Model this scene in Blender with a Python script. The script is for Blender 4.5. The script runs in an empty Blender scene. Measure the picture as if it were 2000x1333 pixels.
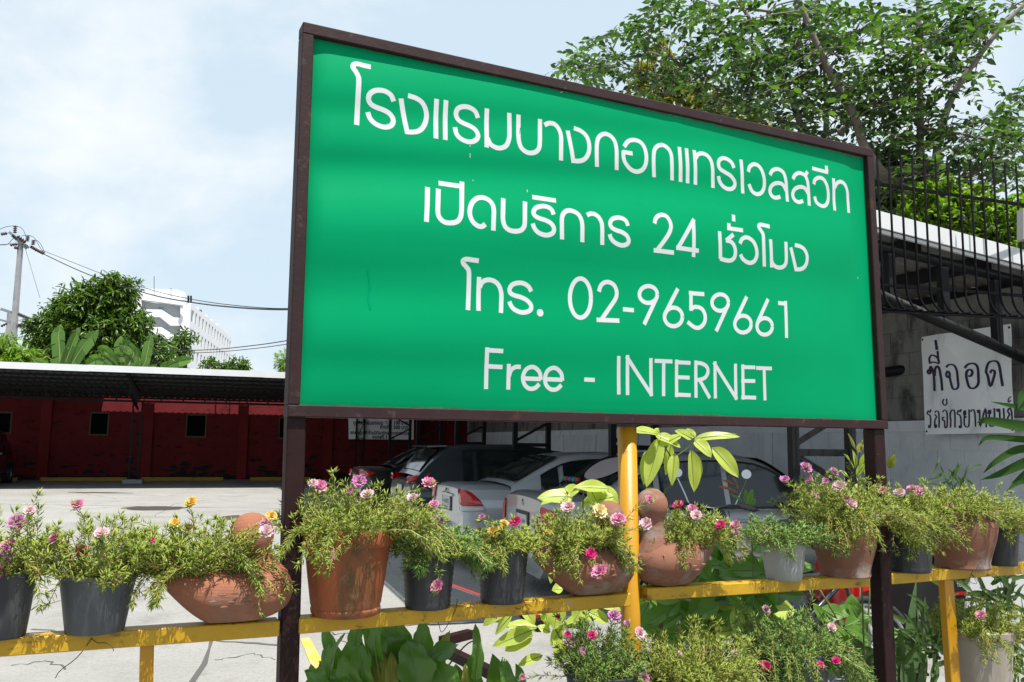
import bpy, math, random
import numpy as np
from mathutils import Vector, Matrix
R = math.radians
SC = bpy.context.scene
COL = SC.collection

# ------------------------------------------------------------------ camera
EYE = Vector((0, 0, 1.6)); F = 1640.0
PITCH, ROLL = R(6.75), R(0.75)
_r = Vector((1, 0, 0)); _f = Vector((0, math.cos(PITCH), math.sin(PITCH))); _u = Vector((0, -math.sin(PITCH), math.cos(PITCH)))
CR = _r * math.cos(ROLL) + _u * math.sin(ROLL)
CU = _u * math.cos(ROLL) - _r * math.sin(ROLL)
cd = bpy.data.cameras.new('camera'); cam = bpy.data.objects.new('camera', cd); COL.objects.link(cam)
cd.sensor_width = 36; cd.lens = F / 2000 * 36; cd.clip_start = .05; cd.clip_end = 6000
m = Matrix.Identity(4)
for i in range(3):
    m[i][0] = CR[i]; m[i][1] = CU[i]; m[i][2] = -_f[i]; m[i][3] = EYE[i]
cam.matrix_world = m
SC.camera = cam

# ------------------------------------------------------------------ sky, sun, exposure
SUNV = Vector((.22, -.30, .93)).normalized()
w = bpy.data.worlds.new('World'); SC.world = w; w.use_nodes = True
nt = w.node_tree; nt.nodes.clear()
out = nt.nodes.new('ShaderNodeOutputWorld'); bg = nt.nodes.new('ShaderNodeBackground')
sky = nt.nodes.new('ShaderNodeTexSky'); sky.sky_type = 'NISHITA'; sky.sun_disc = False
sky.sun_elevation = math.asin(SUNV.z); sky.sun_rotation = math.atan2(SUNV.x, SUNV.y)
sky.air_density = 1.2; sky.dust_density = 1.0; sky.ozone_density = 1.2
tc = nt.nodes.new('ShaderNodeTexCoord'); mp = nt.nodes.new('ShaderNodeMapping'); mp.inputs['Scale'].default_value = (1, 1, 1.7)
mp.inputs['Location'].default_value = (.75, .2, .32)
nz = nt.nodes.new('ShaderNodeTexNoise'); nz.inputs['Scale'].default_value = 2.0; nz.inputs['Detail'].default_value = 7; nz.inputs['Roughness'].default_value = .56
nz.inputs['Distortion'].default_value = .35
cr = nt.nodes.new('ShaderNodeValToRGB'); cr.color_ramp.elements[0].position = .47; cr.color_ramp.elements[0].color = (.0, .0, .0, 1)
cr.color_ramp.elements[1].position = .66; cr.color_ramp.elements[1].color = (.92, .92, .92, 1)
mx = nt.nodes.new('ShaderNodeMix'); mx.data_type = 'RGBA'
mx.inputs['B'].default_value = (8.6, 8.8, 8.9, 1)
L = nt.links.new
L(tc.outputs['Generated'], mp.inputs[0]); L(mp.outputs[0], nz.inputs[0]); L(nz.outputs[0], cr.inputs[0])
hz = nt.nodes.new('ShaderNodeMix'); hz.data_type = 'RGBA'; hz.inputs['Factor'].default_value = .86; hz.inputs['B'].default_value = (6.2, 7.5, 8.5, 1)
L(cr.outputs[0], mx.inputs['Factor']); L(sky.outputs[0], hz.inputs['A']); L(hz.outputs['Result'], mx.inputs['A']); L(mx.outputs['Result'], bg.inputs[0])
bg.inputs[1].default_value = .066
L(bg.outputs[0], out.inputs[0])
sl = bpy.data.lights.new('sun', 'SUN'); sl.energy = 4.8; sl.angle = R(.55); sl.color = (1, .955, .88)
so = bpy.data.objects.new('sun', sl); COL.objects.link(so); so.location = (3, -4, 12)
so.rotation_euler = (-SUNV).to_track_quat('-Z', 'Y').to_euler()
SC.view_settings.view_transform = 'Standard'; SC.view_settings.look = 'None'
SC.view_settings.exposure = 0.85; SC.view_settings.gamma = 1; SC.view_settings.use_curve_mapping = False
try:
    SC.cycles.max_bounces = 7; SC.cycles.transparent_max_bounces = 12; SC.cycles.use_denoising = True
except Exception: pass

# ------------------------------------------------------------------ photo geometry -> places in the scene
def ray(px, py): return _f + CR * ((px - 1000) / F) + CU * ((666.5 - py) / F)
def W(px, py, y):                       # point seen at (px,py) at depth y
    r = ray(px, py); return EYE + r * (y / r.y)
def G(px, py, h=0.):                    # point at height h
    r = ray(px, py); return EYE + r * ((h - EYE.z) / r.z)
class Plane:
    """upright plane through p0 running along horizontal direction d; n faces the camera"""
    def __init__(s, p0, d):
        s.p0 = Vector((p0[0], p0[1], 0)); s.d = Vector((d[0], d[1], 0)).normalized()
        s.n = Vector((s.d.y, -s.d.x, 0))
        if s.n.dot(Vector((EYE.x, EYE.y, 0)) - s.p0) < 0: s.n = -s.n
    def at(s, px, py, off=0.):
        r = ray(px, py); q = s.p0 + s.n * off
        return EYE + r * ((q - EYE).dot(s.n) / r.dot(s.n))
    def pt(s, a, h, off=0.): return s.p0 + s.d * a + s.n * off + Vector((0, 0, h))
    def a(s, p): return (Vector(p) - s.p0).dot(s.d)

# ------------------------------------------------------------------ mesh helpers
class MB:
    def __init__(s): s.v = []; s.f = []
    def add(s, vs, fs):
        b = len(s.v); s.v += [tuple(x) for x in vs]; s.f += [tuple(i + b for i in f) for f in fs]; return s
    def box(s, c, size, ax=None, bev=0.):
        """box centred at c; ax = (x,y,z) unit axes"""
        c = Vector(c); X, Y, Z = ax or (Vector((1, 0, 0)), Vector((0, 1, 0)), Vector((0, 0, 1)))
        hx, hy, hz = size[0] / 2, size[1] / 2, size[2] / 2
        if bev <= 0:
            vs = [c + X * (i * hx) + Y * (j * hy) + Z * (k * hz) for k in (-1, 1) for j in (-1, 1) for i in (-1, 1)]
            return s.add(vs, [(0, 2, 3, 1), (4, 5, 7, 6), (0, 1, 5, 4), (2, 6, 7, 3), (0, 4, 6, 2), (1, 3, 7, 5)])
        vs = []; 
        for k in (-1, 1):
            for (dz, ins) in (((hz, bev), (hz - bev, 0)) if k < 0 else ((hz - bev, 0), (hz, bev))):
                for (i, j) in ((-1, -1), (1, -1), (1, 1), (-1, 1)):
                    e = bev if ins == 0 else bev
                    ax_, ay_ = (hx - ins), (hy - ins)
                    b1 = bev if ins == 0 else 0
                    # two verts per corner
                    if i * j > 0: q = [(i * ax_, j * (ay_ - b1)), (i * (ax_ - b1), j * ay_)]
                    else: q = [(i * (ax_ - b1), j * ay_), (i * ax_, j * (ay_ - b1))]
                    for (x, y) in q: vs.append(c + X * x + Y * y + Z * (k * dz))
        fs = [tuple(range(7, -1, -1)), tuple(range(24, 32))]
        for l in range(3):
            for i in range(8):
                a = l * 8 + i; b = l * 8 + (i + 1) % 8
                fs.append((a, b, b + 8, a + 8))
        return s.add(vs, fs)
    def bar(s, a, b, w, h=None, up=(0, 0, 1), bev=0.):
        """square bar from a to b, w across and h along 'up'"""
        a, b = Vector(a), Vector(b); h = h or w; X = (b - a); l = X.length; X.normalize(); up = Vector(up)
        if abs(X.dot(up)) > .99: up = Vector((0, 1, 0))
        Y = up.cross(X).normalized(); Z = X.cross(Y)
        return s.box((a + b) / 2, (l, w, h), (X, Y, Z), bev)
    def tube(s, pts, r, n=8, cap=True):
        pts = [Vector(p) for p in pts]; k = len(pts)
        rs = r if isinstance(r, (list, tuple)) else [r] * k
        T = [(pts[min(i + 1, k - 1)] - pts[max(i - 1, 0)]).normalized() for i in range(k)]
        up = Vector((0, 0, 1)) if abs(T[0].z) < .9 else Vector((1, 0, 0))
        vs = []; N = T[0].cross(up).normalized()
        for i in range(k):
            N = (N - T[i] * N.dot(T[i])); N = N.normalized() if N.length > 1e-6 else T[i].orthogonal().normalized()
            B = T[i].cross(N)
            for j in range(n):
                t = 2 * math.pi * j / n; vs.append(pts[i] + (N * math.cos(t) + B * math.sin(t)) * rs[i])
        fs = [(i * n + j, i * n + (j + 1) % n, (i + 1) * n + (j + 1) % n, (i + 1) * n + j) for i in range(k - 1) for j in range(n)]
        if cap: fs += [tuple(range(n - 1, -1, -1)), tuple((k - 1) * n + j for j in range(n))]
        return s.add(vs, fs)
    def lathe(s, prof, c=(0, 0, 0), n=28, wob=0., seed=0, ax=None):
        """prof: list of (radius, height)"""
        c = Vector(c); X, Y, Z = ax or (Vector((1, 0, 0)), Vector((0, 1, 0)), Vector((0, 0, 1))); vs = []; rd = random.Random(seed)
        p1, p2 = rd.random() * 6, rd.random() * 6
        for (r_, z_) in prof:
            for j in range(n):
                t = 2 * math.pi * j / n; q = r_ * (1 + wob * math.sin(2 * t + p1 + z_ * 4) + wob * .6 * math.sin(3 * t + p2))
                vs.append(c + X * (q * math.cos(t)) + Y * (q * math.sin(t)) + Z * z_)
        k = len(prof)
        fs = [(i * n + j, i * n + (j + 1) % n, (i + 1) * n + (j + 1) % n, (i + 1) * n + j) for i in range(k - 1) for j in range(n)]
        return s.add(vs, fs)
    def disc(s, c, r, X=(1, 0, 0), Y=(0, 1, 0), n=16, ry=None):
        c, X, Y = Vector(c), Vector(X), Vector(Y); ry = ry or r
        return s.add([c + X * (r * math.cos(2 * math.pi * i / n)) + Y * (ry * math.sin(2 * math.pi * i / n)) for i in range(n)], [tuple(range(n))])
    def prism(s, poly, d):
        """poly of 3D points extruded by vector d"""
        n = len(poly); d = Vector(d); poly = [Vector(p) for p in poly]
        vs = poly + [p + d for p in poly]
        return s.add(vs, [tuple(range(n - 1, -1, -1)), tuple(range(n, 2 * n))] + [(i, (i + 1) % n, n + (i + 1) % n, n + i) for i in range(n)])
    def sphere(s, c, r, nu=16, nv=10, sc=(1, 1, 1)):
        prof = [(r * math.sin(math.pi * i / nv) + 1e-5, -r * math.cos(math.pi * i / nv)) for i in range(nv + 1)]
        b = len(s.v); s.lathe(prof, (0, 0, 0), nu)
        for i in range(b, len(s.v)):
            v = s.v[i]; s.v[i] = (c[0] + v[0] * sc[0], c[1] + v[1] * sc[1], c[2] + v[2] * sc[2])
        return s
    def grid(s, fn, nu, nv):
        vs = [fn(i / nu, j / nv) for j in range(nv + 1) for i in range(nu + 1)]
        w_ = nu + 1
        return s.add(vs, [(j * w_ + i, j * w_ + i + 1, (j + 1) * w_ + i + 1, (j + 1) * w_ + i) for j in range(nv) for i in range(nu)])
    def build(s, name, mat, parent=None, smooth=False, loc=None, **kw):
        return mk(name, np.array(s.v, dtype=np.float64).reshape(-1, 3), s.f, mat, parent, smooth, loc, **kw)

def mk(name, v, f, mat, parent=None, smooth=False, loc=None, label=None, cat=None, group=None, kind=None, auto=None):
    me = bpy.data.meshes.new(name)
    if parent is not None: o3 = np.array(parent.location)
    elif loc is not None: o3 = np.array(loc, dtype=float)
    else:
        mn, mxx = v.min(0), v.max(0); o3 = np.array([(mn[0] + mxx[0]) / 2, (mn[1] + mxx[1]) / 2, mn[2]])
    if parent is not None and parent.parent is not None: o3 = o3 + np.array(parent.parent.location)
    v = v - o3
    if isinstance(f, np.ndarray):
        me.vertices.add(len(v)); me.vertices.foreach_set('co', v.astype(np.float32).ravel())
        k = f.shape[1]; me.loops.add(f.size); me.loops.foreach_set('vertex_index', f.astype(np.int32).ravel())
        me.polygons.add(len(f)); me.polygons.foreach_set('loop_start', np.arange(0, f.size, k, dtype=np.int32))
        me.update(calc_edges=True)
    else:
        me.from_pydata([tuple(x) for x in v], [], f); me.update()
    if smooth:
        me.polygons.foreach_set('use_smooth', [True] * len(me.polygons))
        if auto: me.set_sharp_from_angle(angle=R(auto))
    if mat: me.materials.append(mat)
    o = bpy.data.objects.new(name, me); COL.objects.link(o)
    if parent is not None:
        o.parent = parent
    else: o.location = o3
    tag(o, label, cat, group, kind); return o
def tag(o, label=None, cat=None, group=None, kind=None):
    if label: o['label'] = label
    if cat: o['category'] = cat
    if group: o['group'] = group
    if kind: o['kind'] = kind
    return o
def thing(name, label, cat, loc, group=None, rz=0):
    o = bpy.data.objects.new(name, None); COL.objects.link(o); o.location = loc; o.rotation_euler = (0, 0, rz)
    o.empty_display_size = .1
    return tag(o, label, cat, group)
def dup_part(o, parent, loc=None, rot=None, sc=None):
    c = o.copy(); COL.objects.link(c); c.parent = parent
    if loc is not None: c.location = loc
    if rot is not None: c.rotation_euler = rot
    if sc is not None: c.scale = (sc, sc, sc)
    return c
def spline(pts, k=6):
    """Catmull-Rom through points"""
    P = [Vector(p) for p in pts]
    if len(P) < 3: return P
    P = [P[0] * 2 - P[1]] + P + [P[-1] * 2 - P[-2]]; o = []
    for i in range(1, len(P) - 2):
        for j in range(k):
            t = j / k; a, b, c, d = P[i - 1], P[i], P[i + 1], P[i + 2]
            o.append(.5 * ((2 * b) + (c - a) * t + (2 * a - 5 * b + 4 * c - d) * t * t + (3 * b - a - 3 * c + d) * t ** 3))
    o.append(P[-2]); return o

# ------------------------------------------------------------------ materials
MATS = {}
ALB = .80            # overall albedo level that goes with the exposure
def mat(name, col, rough=.7, metal=0., bump=None, var=None, spec=None, coat=0., trans=None, island=None, wave=None, stain=None):
    """bump=(scale,strength[,dist]); var=(scale,amount); island=other colour mixed per loose piece; trans=(colour,amount) light passing through leaves"""
    if name in MATS: return MATS[name]
    sc3 = lambda c_: tuple(x * ALB for x in c_)
    col = sc3(col); island = [sc3(c_) for c_ in island] if island else None; stain = [(sc3(q[0]), *q[1:]) for q in stain] if stain else None
    m_ = bpy.data.materials.new(name); m_.use_nodes = True; n = m_.node_tree; b = n.nodes['Principled BSDF']; l = n.links.new
    b.inputs['Roughness'].default_value = rough; b.inputs['Metallic'].default_value = metal
    if spec is not None: b.inputs['Specular IOR Level'].default_value = spec
    if coat: b.inputs['Coat Weight'].default_value = coat; b.inputs['Coat Roughness'].default_value = .06
    t = n.nodes.new('ShaderNodeTexCoord')
    cs = n.nodes.new('ShaderNodeRGB'); cs.outputs[0].default_value = (*col, 1); c = cs.outputs[0]
    def mix(fac, a, bb, mode='MIX'):
        x = n.nodes.new('ShaderNodeMix'); x.data_type = 'RGBA'; x.blend_type = mode
        for i_, q in (('Factor', fac), ('A', a), ('B', bb)):
            if isinstance(q, (float, int)): x.inputs[i_].default_value = q
            elif isinstance(q, tuple): x.inputs[i_].default_value = (*q, 1)
            else: l(q, x.inputs[i_])
        return x.outputs['Result']
    def noise(sc, det=5, ro=.6, stretch=None):
        z = n.nodes.new('ShaderNodeTexNoise'); z.inputs['Scale'].default_value = sc; z.inputs['Detail'].default_value = det; z.inputs['Roughness'].default_value = ro
        if stretch:
            q = n.nodes.new('ShaderNodeMapping'); q.inputs['Scale'].default_value = stretch; l(t.outputs['Object'], q.inputs[0]); l(q.outputs[0], z.inputs[0])
        else: l(t.outputs['Object'], z.inputs[0])
        return z.outputs[0]
    def ramp(x, a, bb):
        q = n.nodes.new('ShaderNodeMapRange'); q.inputs['From Min'].default_value = a; q.inputs['From Max'].default_value = bb; l(x, q.inputs[0]); return q.outputs[0]
    if island:
        g = n.nodes.new('ShaderNodeNewGeometry')
        for i_, oc in enumerate(island):
            mm = n.nodes.new('ShaderNodeMath'); mm.operation = 'MULTIPLY_ADD'; l(g.outputs['Random Per Island'], mm.inputs[0])
            mm.inputs[1].default_value = 1. + i_ * 7.3; mm.inputs[2].default_value = i_ * .37
            fr = n.nodes.new('ShaderNodeMath'); fr.operation = 'FRACT'; l(mm.outputs[0], fr.inputs[0])
            c = mix(ramp(fr.outputs[0], .25 + .2 * i_, 1.), c, oc)
    if var:
        c = mix(ramp(noise(var[0]), .3, .7), c, tuple(min(1, x * (1 - var[1])) for x in col) if not island else mix(1., c, (1 - var[1],) * 3, 'MULTIPLY'))
    for st in (stain or []):            # (colour, scale, lo, hi, amount, stretch)
        f_ = n.nodes.new('ShaderNodeMath'); f_.operation = 'MULTIPLY'; l(ramp(noise(st[1], 8, .65, st[5] if len(st) > 5 else None), st[2], st[3]), f_.inputs[0]); f_.inputs[1].default_value = st[4]
        c = mix(f_.outputs[0], c, st[0])
    l(c, b.inputs['Base Color'])
    if bump:
        bp = n.nodes.new('ShaderNodeBump'); bp.inputs['Strength'].default_value = bump[1]; bp.inputs['Distance'].default_value = bump[2] if len(bump) > 2 else .01
        l(noise(bump[0], 8, .65), bp.inputs['Height']); l(bp.outputs[0], b.inputs['Normal'])
        if wave:
            wv = n.nodes.new('ShaderNodeTexWave'); wv.inputs['Scale'].default_value = wave[0]; wv.inputs['Distortion'].default_value = 1.2; wv.bands_direction = wave[2] if len(wave) > 2 else 'Z'
            l(t.outputs['Object'], wv.inputs[0])
            b2 = n.nodes.new('ShaderNodeBump'); b2.inputs['Strength'].default_value = wave[1]; b2.inputs['Distance'].default_value = .004
            l(wv.outputs[0], b2.inputs['Height']); l(bp.outputs[0], b2.inputs['Normal']); l(b2.outputs[0], b.inputs['Normal'])
    if trans:
        tr = n.nodes.new('ShaderNodeBsdfTranslucent'); ms = n.nodes.new('ShaderNodeMixShader'); ms.inputs[0].default_value = trans[1]
        l(mix(1., c, trans[0], 'MULTIPLY'), tr.inputs[0])
        l(b.outputs[0], ms.inputs[1]); l(tr.outputs[0], ms.inputs[2]); l(ms.outputs[0], n.nodes['Material Output'].inputs[0])
    MATS[name] = m_; return m_
# ------------------------------------------------------------------ ground
CONC = mat('concrete_ground', (.34, .335, .32), .85, bump=(14, .9, .03), var=(.35, .22),
           stain=[((.14, .13, .12), .23, .56, .72, .75), ((.37, .365, .35), .9, .45, .62, .6), ((.13, .12, .11), 2.6, .62, .72, .45), ((.20, .19, .17), 34, .5, .68, .6), ((.19, .18, .165), 1.7, .54, .66, .5, (1, .5, 1))])
b_ = MB()
for i in range(24):
    for j in range(24):
        pass
b_.grid(lambda u, v: ((u - .5) * 3000, -60 + v * 3000, 0), 6, 6)
b_.build('ground', CONC, kind='structure', loc=(0, 0, 0))
YEL_LINE = mat('road_paint_yellow', (.62, .42, .06), .75, bump=(30, .3), stain=[((.36, .34, .3), 9, .5, .62, .8)])
pl = [G(586, 1248), G(604, 1246), G(668, 1360), G(632, 1362)]
b_ = MB(); b_.add([p + Vector((0, 0, .004)) for p in pl], [(0, 1, 2, 3)]); b_.build('road_marking', YEL_LINE, kind='structure')
STAIN = mat('damp_stain', (.07, .05, .04), .45, bump=(8, .3))
rd = random.Random(3)
for (px, py, rx, ry) in ((305, 993, .75, .30), (195, 963, .9, .10), (455, 1012, .35, .3)):
    c = G(px, py); b_ = MB()
    b_.add([c + Vector((rx * math.cos(t / 20 * 2 * math.pi) * rd.uniform(.75, 1.1), ry * 2.0 * math.sin(t / 20 * 2 * math.pi) * rd.uniform(.7, 1.1), .004)) for t in range(20)], [tuple(range(20))])
    b_.build('puddle', STAIN, kind='structure')
# slab joints of the concrete yard
JOINT = mat('joint_tar', (.09, .085, .08), .9)
def joint(a, b, w=.018):
    a, b = G(*a), G(*b); d = (b - a).normalized(); nn = Vector((d.y, -d.x, 0)); k = 26; L_, R_ = [], []
    for i in range(k + 1):
        p = a.lerp(b, i / k) + nn * rd.uniform(-.025, .025) + Vector((0, 0, .003)); ww = w * rd.uniform(.5, 1.3)
        L_.append(p - nn * ww); R_.append(p + nn * ww)
    return MB().add(L_ + R_, [(i, i + 1, k + 2 + i, k + 1 + i) for i in range(k)])
for q in (((0, 985), (900, 1000)), ((0, 1130), (330, 1105)), ((380, 1333), (500, 1010)), ((600, 1230), (980, 1215)), ((60, 1230), (560, 1262))):
    joint(*q).build('ground_joint', JOINT, kind='structure')

def crack(pts, w=.007):
    P = []; 
    for a, b in zip(pts, pts[1:]):
        for i in range(6): P.append(G(a[0] + (b[0] - a[0]) * i / 6, a[1] + (b[1] - a[1]) * i / 6) + Vector((rd.uniform(-.03, .03), rd.uniform(-.04, .04), .003)))
    L_, R_ = [], []
    for i, p in enumerate(P):
        T = (P[min(i + 1, len(P) - 1)] - P[max(i - 1, 0)]).normalized(); nn = Vector((T.y, -T.x, 0)); ww = w * rd.uniform(.3, 1.3); L_.append(p - nn * ww); R_.append(p + nn * ww)
    k = len(P); MB().add(L_ + R_, [(i, i + 1, k + i + 1, k + i) for i in range(k - 1)]).build('ground_crack', JOINT, kind='structure')
for q in (((620, 1225), (650, 1240), (700, 1238), (735, 1222), (700, 1214)), ((640, 1246), (700, 1262), (760, 1245)), ((300, 1010), (340, 985), (420, 975), (500, 985)), ((60, 1190), (110, 1175), (170, 1180)), ((420, 1290), (500, 1275), (545, 1290)), ((780, 1110), (800, 1135), (790, 1160)), ((30, 1300), (90, 1290), (140, 1310)), ((150, 962), (230, 975), (330, 972))): crack(q)

# ------------------------------------------------------------------ the big green sign
sdir = ray(4400, 896); SP = Plane(W(577, 800, 2.62).xy, (sdir.x, sdir.y))
FR = mat('sign_frame_paint', (.036, .017, .019), .6, spec=.18, bump=(60, .35, .004), var=(6, .3), stain=[((.12, .085, .08), 22, .6, .75, .6), ((.10, .04, .02), 8, .62, .7, .5)])
sign = thing('sign_board', 'big green sign with four lines of white lettering in a dark maroon frame', 'sign', (SP.at(1150, 812).x, SP.at(1150, 812).y, 0))
fw = .034
TL, BL, BR_, TR = [SP.at(*p) for p in ((601, 59), (572, 803), (1724, 830), (1695, 300))]
for (a, b) in ((TL, TR), (TR, BR_), (BL, BR_), (TL, BL)):
    d = (b - a).normalized(); dep = .09 if a is not TR else .09
    ee = .019 if (a, b) in ((TL, TR), (BL, BR_)) else -.0195
    up = SP.n.cross(d)
    MB().bar(a - d * ee - SP.n * .018, b + d * ee - SP.n * .018, .066, .038, up=up, bev=.003).build('frame_bar', FR, sign)
# waves and bulge of the sheet, shaped so sunlight makes light and dark bands
_by = [60, 110, 160, 197, 235, 272, 306, 345, 380, 425, 470, 520, 560, 600, 640, 690, 735, 780, 810]       # rows of the light and dark bands at the left edge
_bs = [.02, .07, .01, -.075, .045, .0, -.105, .055, .10, .045, -.045, -.085, -.03, .055, .02, -.085, -.02, -.07, -.09]
_bh = np.array([SP.at(620, y).z for y in _by])[::-1]; _bv = np.array(_bs)[::-1]
_hh = np.linspace(1.0, 3.6, 900); _sv = np.interp(_hh, _bh, _bv); _kk = np.hanning(29); _kk /= _kk.sum(); _sv = np.convolve(_sv, _kk, 'same'); _sv -= _sv[(_hh > _bh[0]) & (_hh < _bh[-1])].mean()
_dd = -np.cumsum(_sv) * (_hh[1] - _hh[0]); _dd -= np.interp(_bh[0], _hh, _dd)
def wav(a, h):
    q = min(1, max(0, a / 2.4)); he = h - .13 * a * (1 - .3 * q) * min(1, max(0, (h - 1.75) / .5)); A = (1 - .60 * q)
    v = (h - (1.72 + .03 * q)) / 1.2; v = min(1, max(0, v)); edge = 1 - (2 * q - 1) ** 8; A *= min(1, max(.05, (a + .01) / .06)) * min(1, max(.05, (2.47 - a) / .06))
    return -.013 + A * float(np.interp(he, _hh, _dd)) * 2.3 + .012 * (1 - (2 * v - 1) ** 2) * edge + .0006 * math.sin(a * 7 + h * 3) + .0016 * math.exp(-((a - 1.47) / .03) ** 2) * math.sin(h * 9)
def sheet_pt(p, off=0.):
    a = SP.a(p); h = p.z; return SP.pt(a, h, wav(a, h) + off)
c4 = [SP.at(*p) for p in ((606, 64), (577, 800), (1724, 828), (1695, 303))]
GREEN = mat('sign_green_sheet', (.001, .295, .118), .5, spec=.03, bump=(3, .03, .01), var=(1.6, .08), stain=[((.005, .20, .08), 5, .66, .8, .35, (1, 1, 4))])
b_ = MB(); b_.grid(lambda u, v: sheet_pt(c4[1].lerp(c4[2], u).lerp(c4[0].lerp(c4[3], u), v)), 120, 220)
b_.build('sheet', GREEN, sign, smooth=True)
BACK = mat('sign_back', (.25, .25, .24), .7)
b_ = MB(); b_.add([q - SP.n * .06 for q in c4], [(0, 1, 2, 3)]); b_.build('back_panel', BACK, sign)
# algae line where the sheet meets the frame
WHT = mat('sign_white_vinyl', (.585, .61, .63), .55, spec=.2, var=(8, .05))
GRIME = mat('sheet_edge_grime', (.06, .12, .05), .8, stain=[((.02, .25, .11), 30, .45, .6, .9)])
for (a, b, n_) in (((609, 71), (1692, 309), 60), ((583, 794), (1722, 825), 60)):
    b_ = MB(); L_, R_ = [], []
    for i in range(n_ + 1):
        t = i / n_; x = a[0] + (b[0] - a[0]) * t; y = a[1] + (b[1] - a[1]) * t
        s_ = 1 if a[1] < 400 else -1; wd = (2.5 + rd.random() * 3.5)
        L_.append(sheet_pt(SP.at(x, y, -.013), .0012)); R_.append(sheet_pt(SP.at(x, y + s_ * wd, -.013), .0012))
    b_.add(L_ + R_, [(i, i + 1, n_ + 2 + i, n_ + 1 + i) for i in range(n_)]); b_.build('grime', GRIME, sign)

def letter(strokes, T, wd, nm='letter', surf=sheet_pt, plane=SP, parent=sign, mt=WHT, z0=.0005):
    """each stroke: list of crop points; lone points make dots; T=(ox,oy,scale)"""
    b_ = MB()
    for si, st in enumerate(strokes):
        st2 = [Vector((T[0] + x * T[2], T[1] + y * T[2], 0)) for (x, y) in st]
        off = z0 + .00004 * si
        if len(st) == 1:
            c = plane.at(st2[0].x, st2[0].y); c = plane.at(st2[0].x, st2[0].y, wav(plane.a(c), c.z)); n_ = 16
            b_.add([surf(c + plane.d * (.0135 * math.cos(t * 2 * math.pi / n_)) + Vector((0, 0, .0135 * math.sin(t * 2 * math.pi / n_))), off) for t in range(n_)], [tuple(range(n_))]); continue
        q = [plane.at(p.x, p.y) for p in (spline(st2, 5) if len(st) > 2 else st2)]
        if surf is sheet_pt: q = [plane.at(p.x, p.y, wav(plane.a(g), g.z)) for p, g in zip((spline(st2, 5) if len(st) > 2 else st2), q)]
        P2 = [Vector((plane.a(p), p.z)) for p in q]
        # resample
        out_ = [P2[0]]
        for a, b in zip(P2, P2[1:]):
            k = max(1, int((b - a).length / .012)); out_ += [a.lerp(b, (i + 1) / k) for i in range(k)]
        P2 = out_; L_, R_ = [], []; k = len(P2)
        for i in range(k):
            t = (P2[min(i + 1, k - 1)] - P2[max(i - 1, 0)]).normalized(); nn = Vector((-t.y, t.x))
            for lst, s_ in ((L_, 1), (R_, -1)):
                p = P2[i] + nn * (s_ * wd / 2); lst.append(surf(plane.pt(p.x, p.y), off))
        b_.add(L_ + R_, [(i, k + i, k + i + 1, i + 1) for i in range(k - 1)])
    return b_.build(nm, mt, parent, smooth=True)
def ell(cx, cy, rx, ry, n=14, tilt=0.):
    return [(cx + rx * math.cos(2 * math.pi * i / n) + tilt * math.sin(2 * math.pi * i / n) * 0, cy + ry * math.sin(2 * math.pi * i / n) + tilt * rx * math.cos(2 * math.pi * i / n)) for i in range(n + 1)]
A_ = (640, 90, .3); B_ = (1140, 190, .3); C_ = (800, 330, .22); D_ = (1220, 400, .2); E_ = (870, 490, .35)
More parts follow.
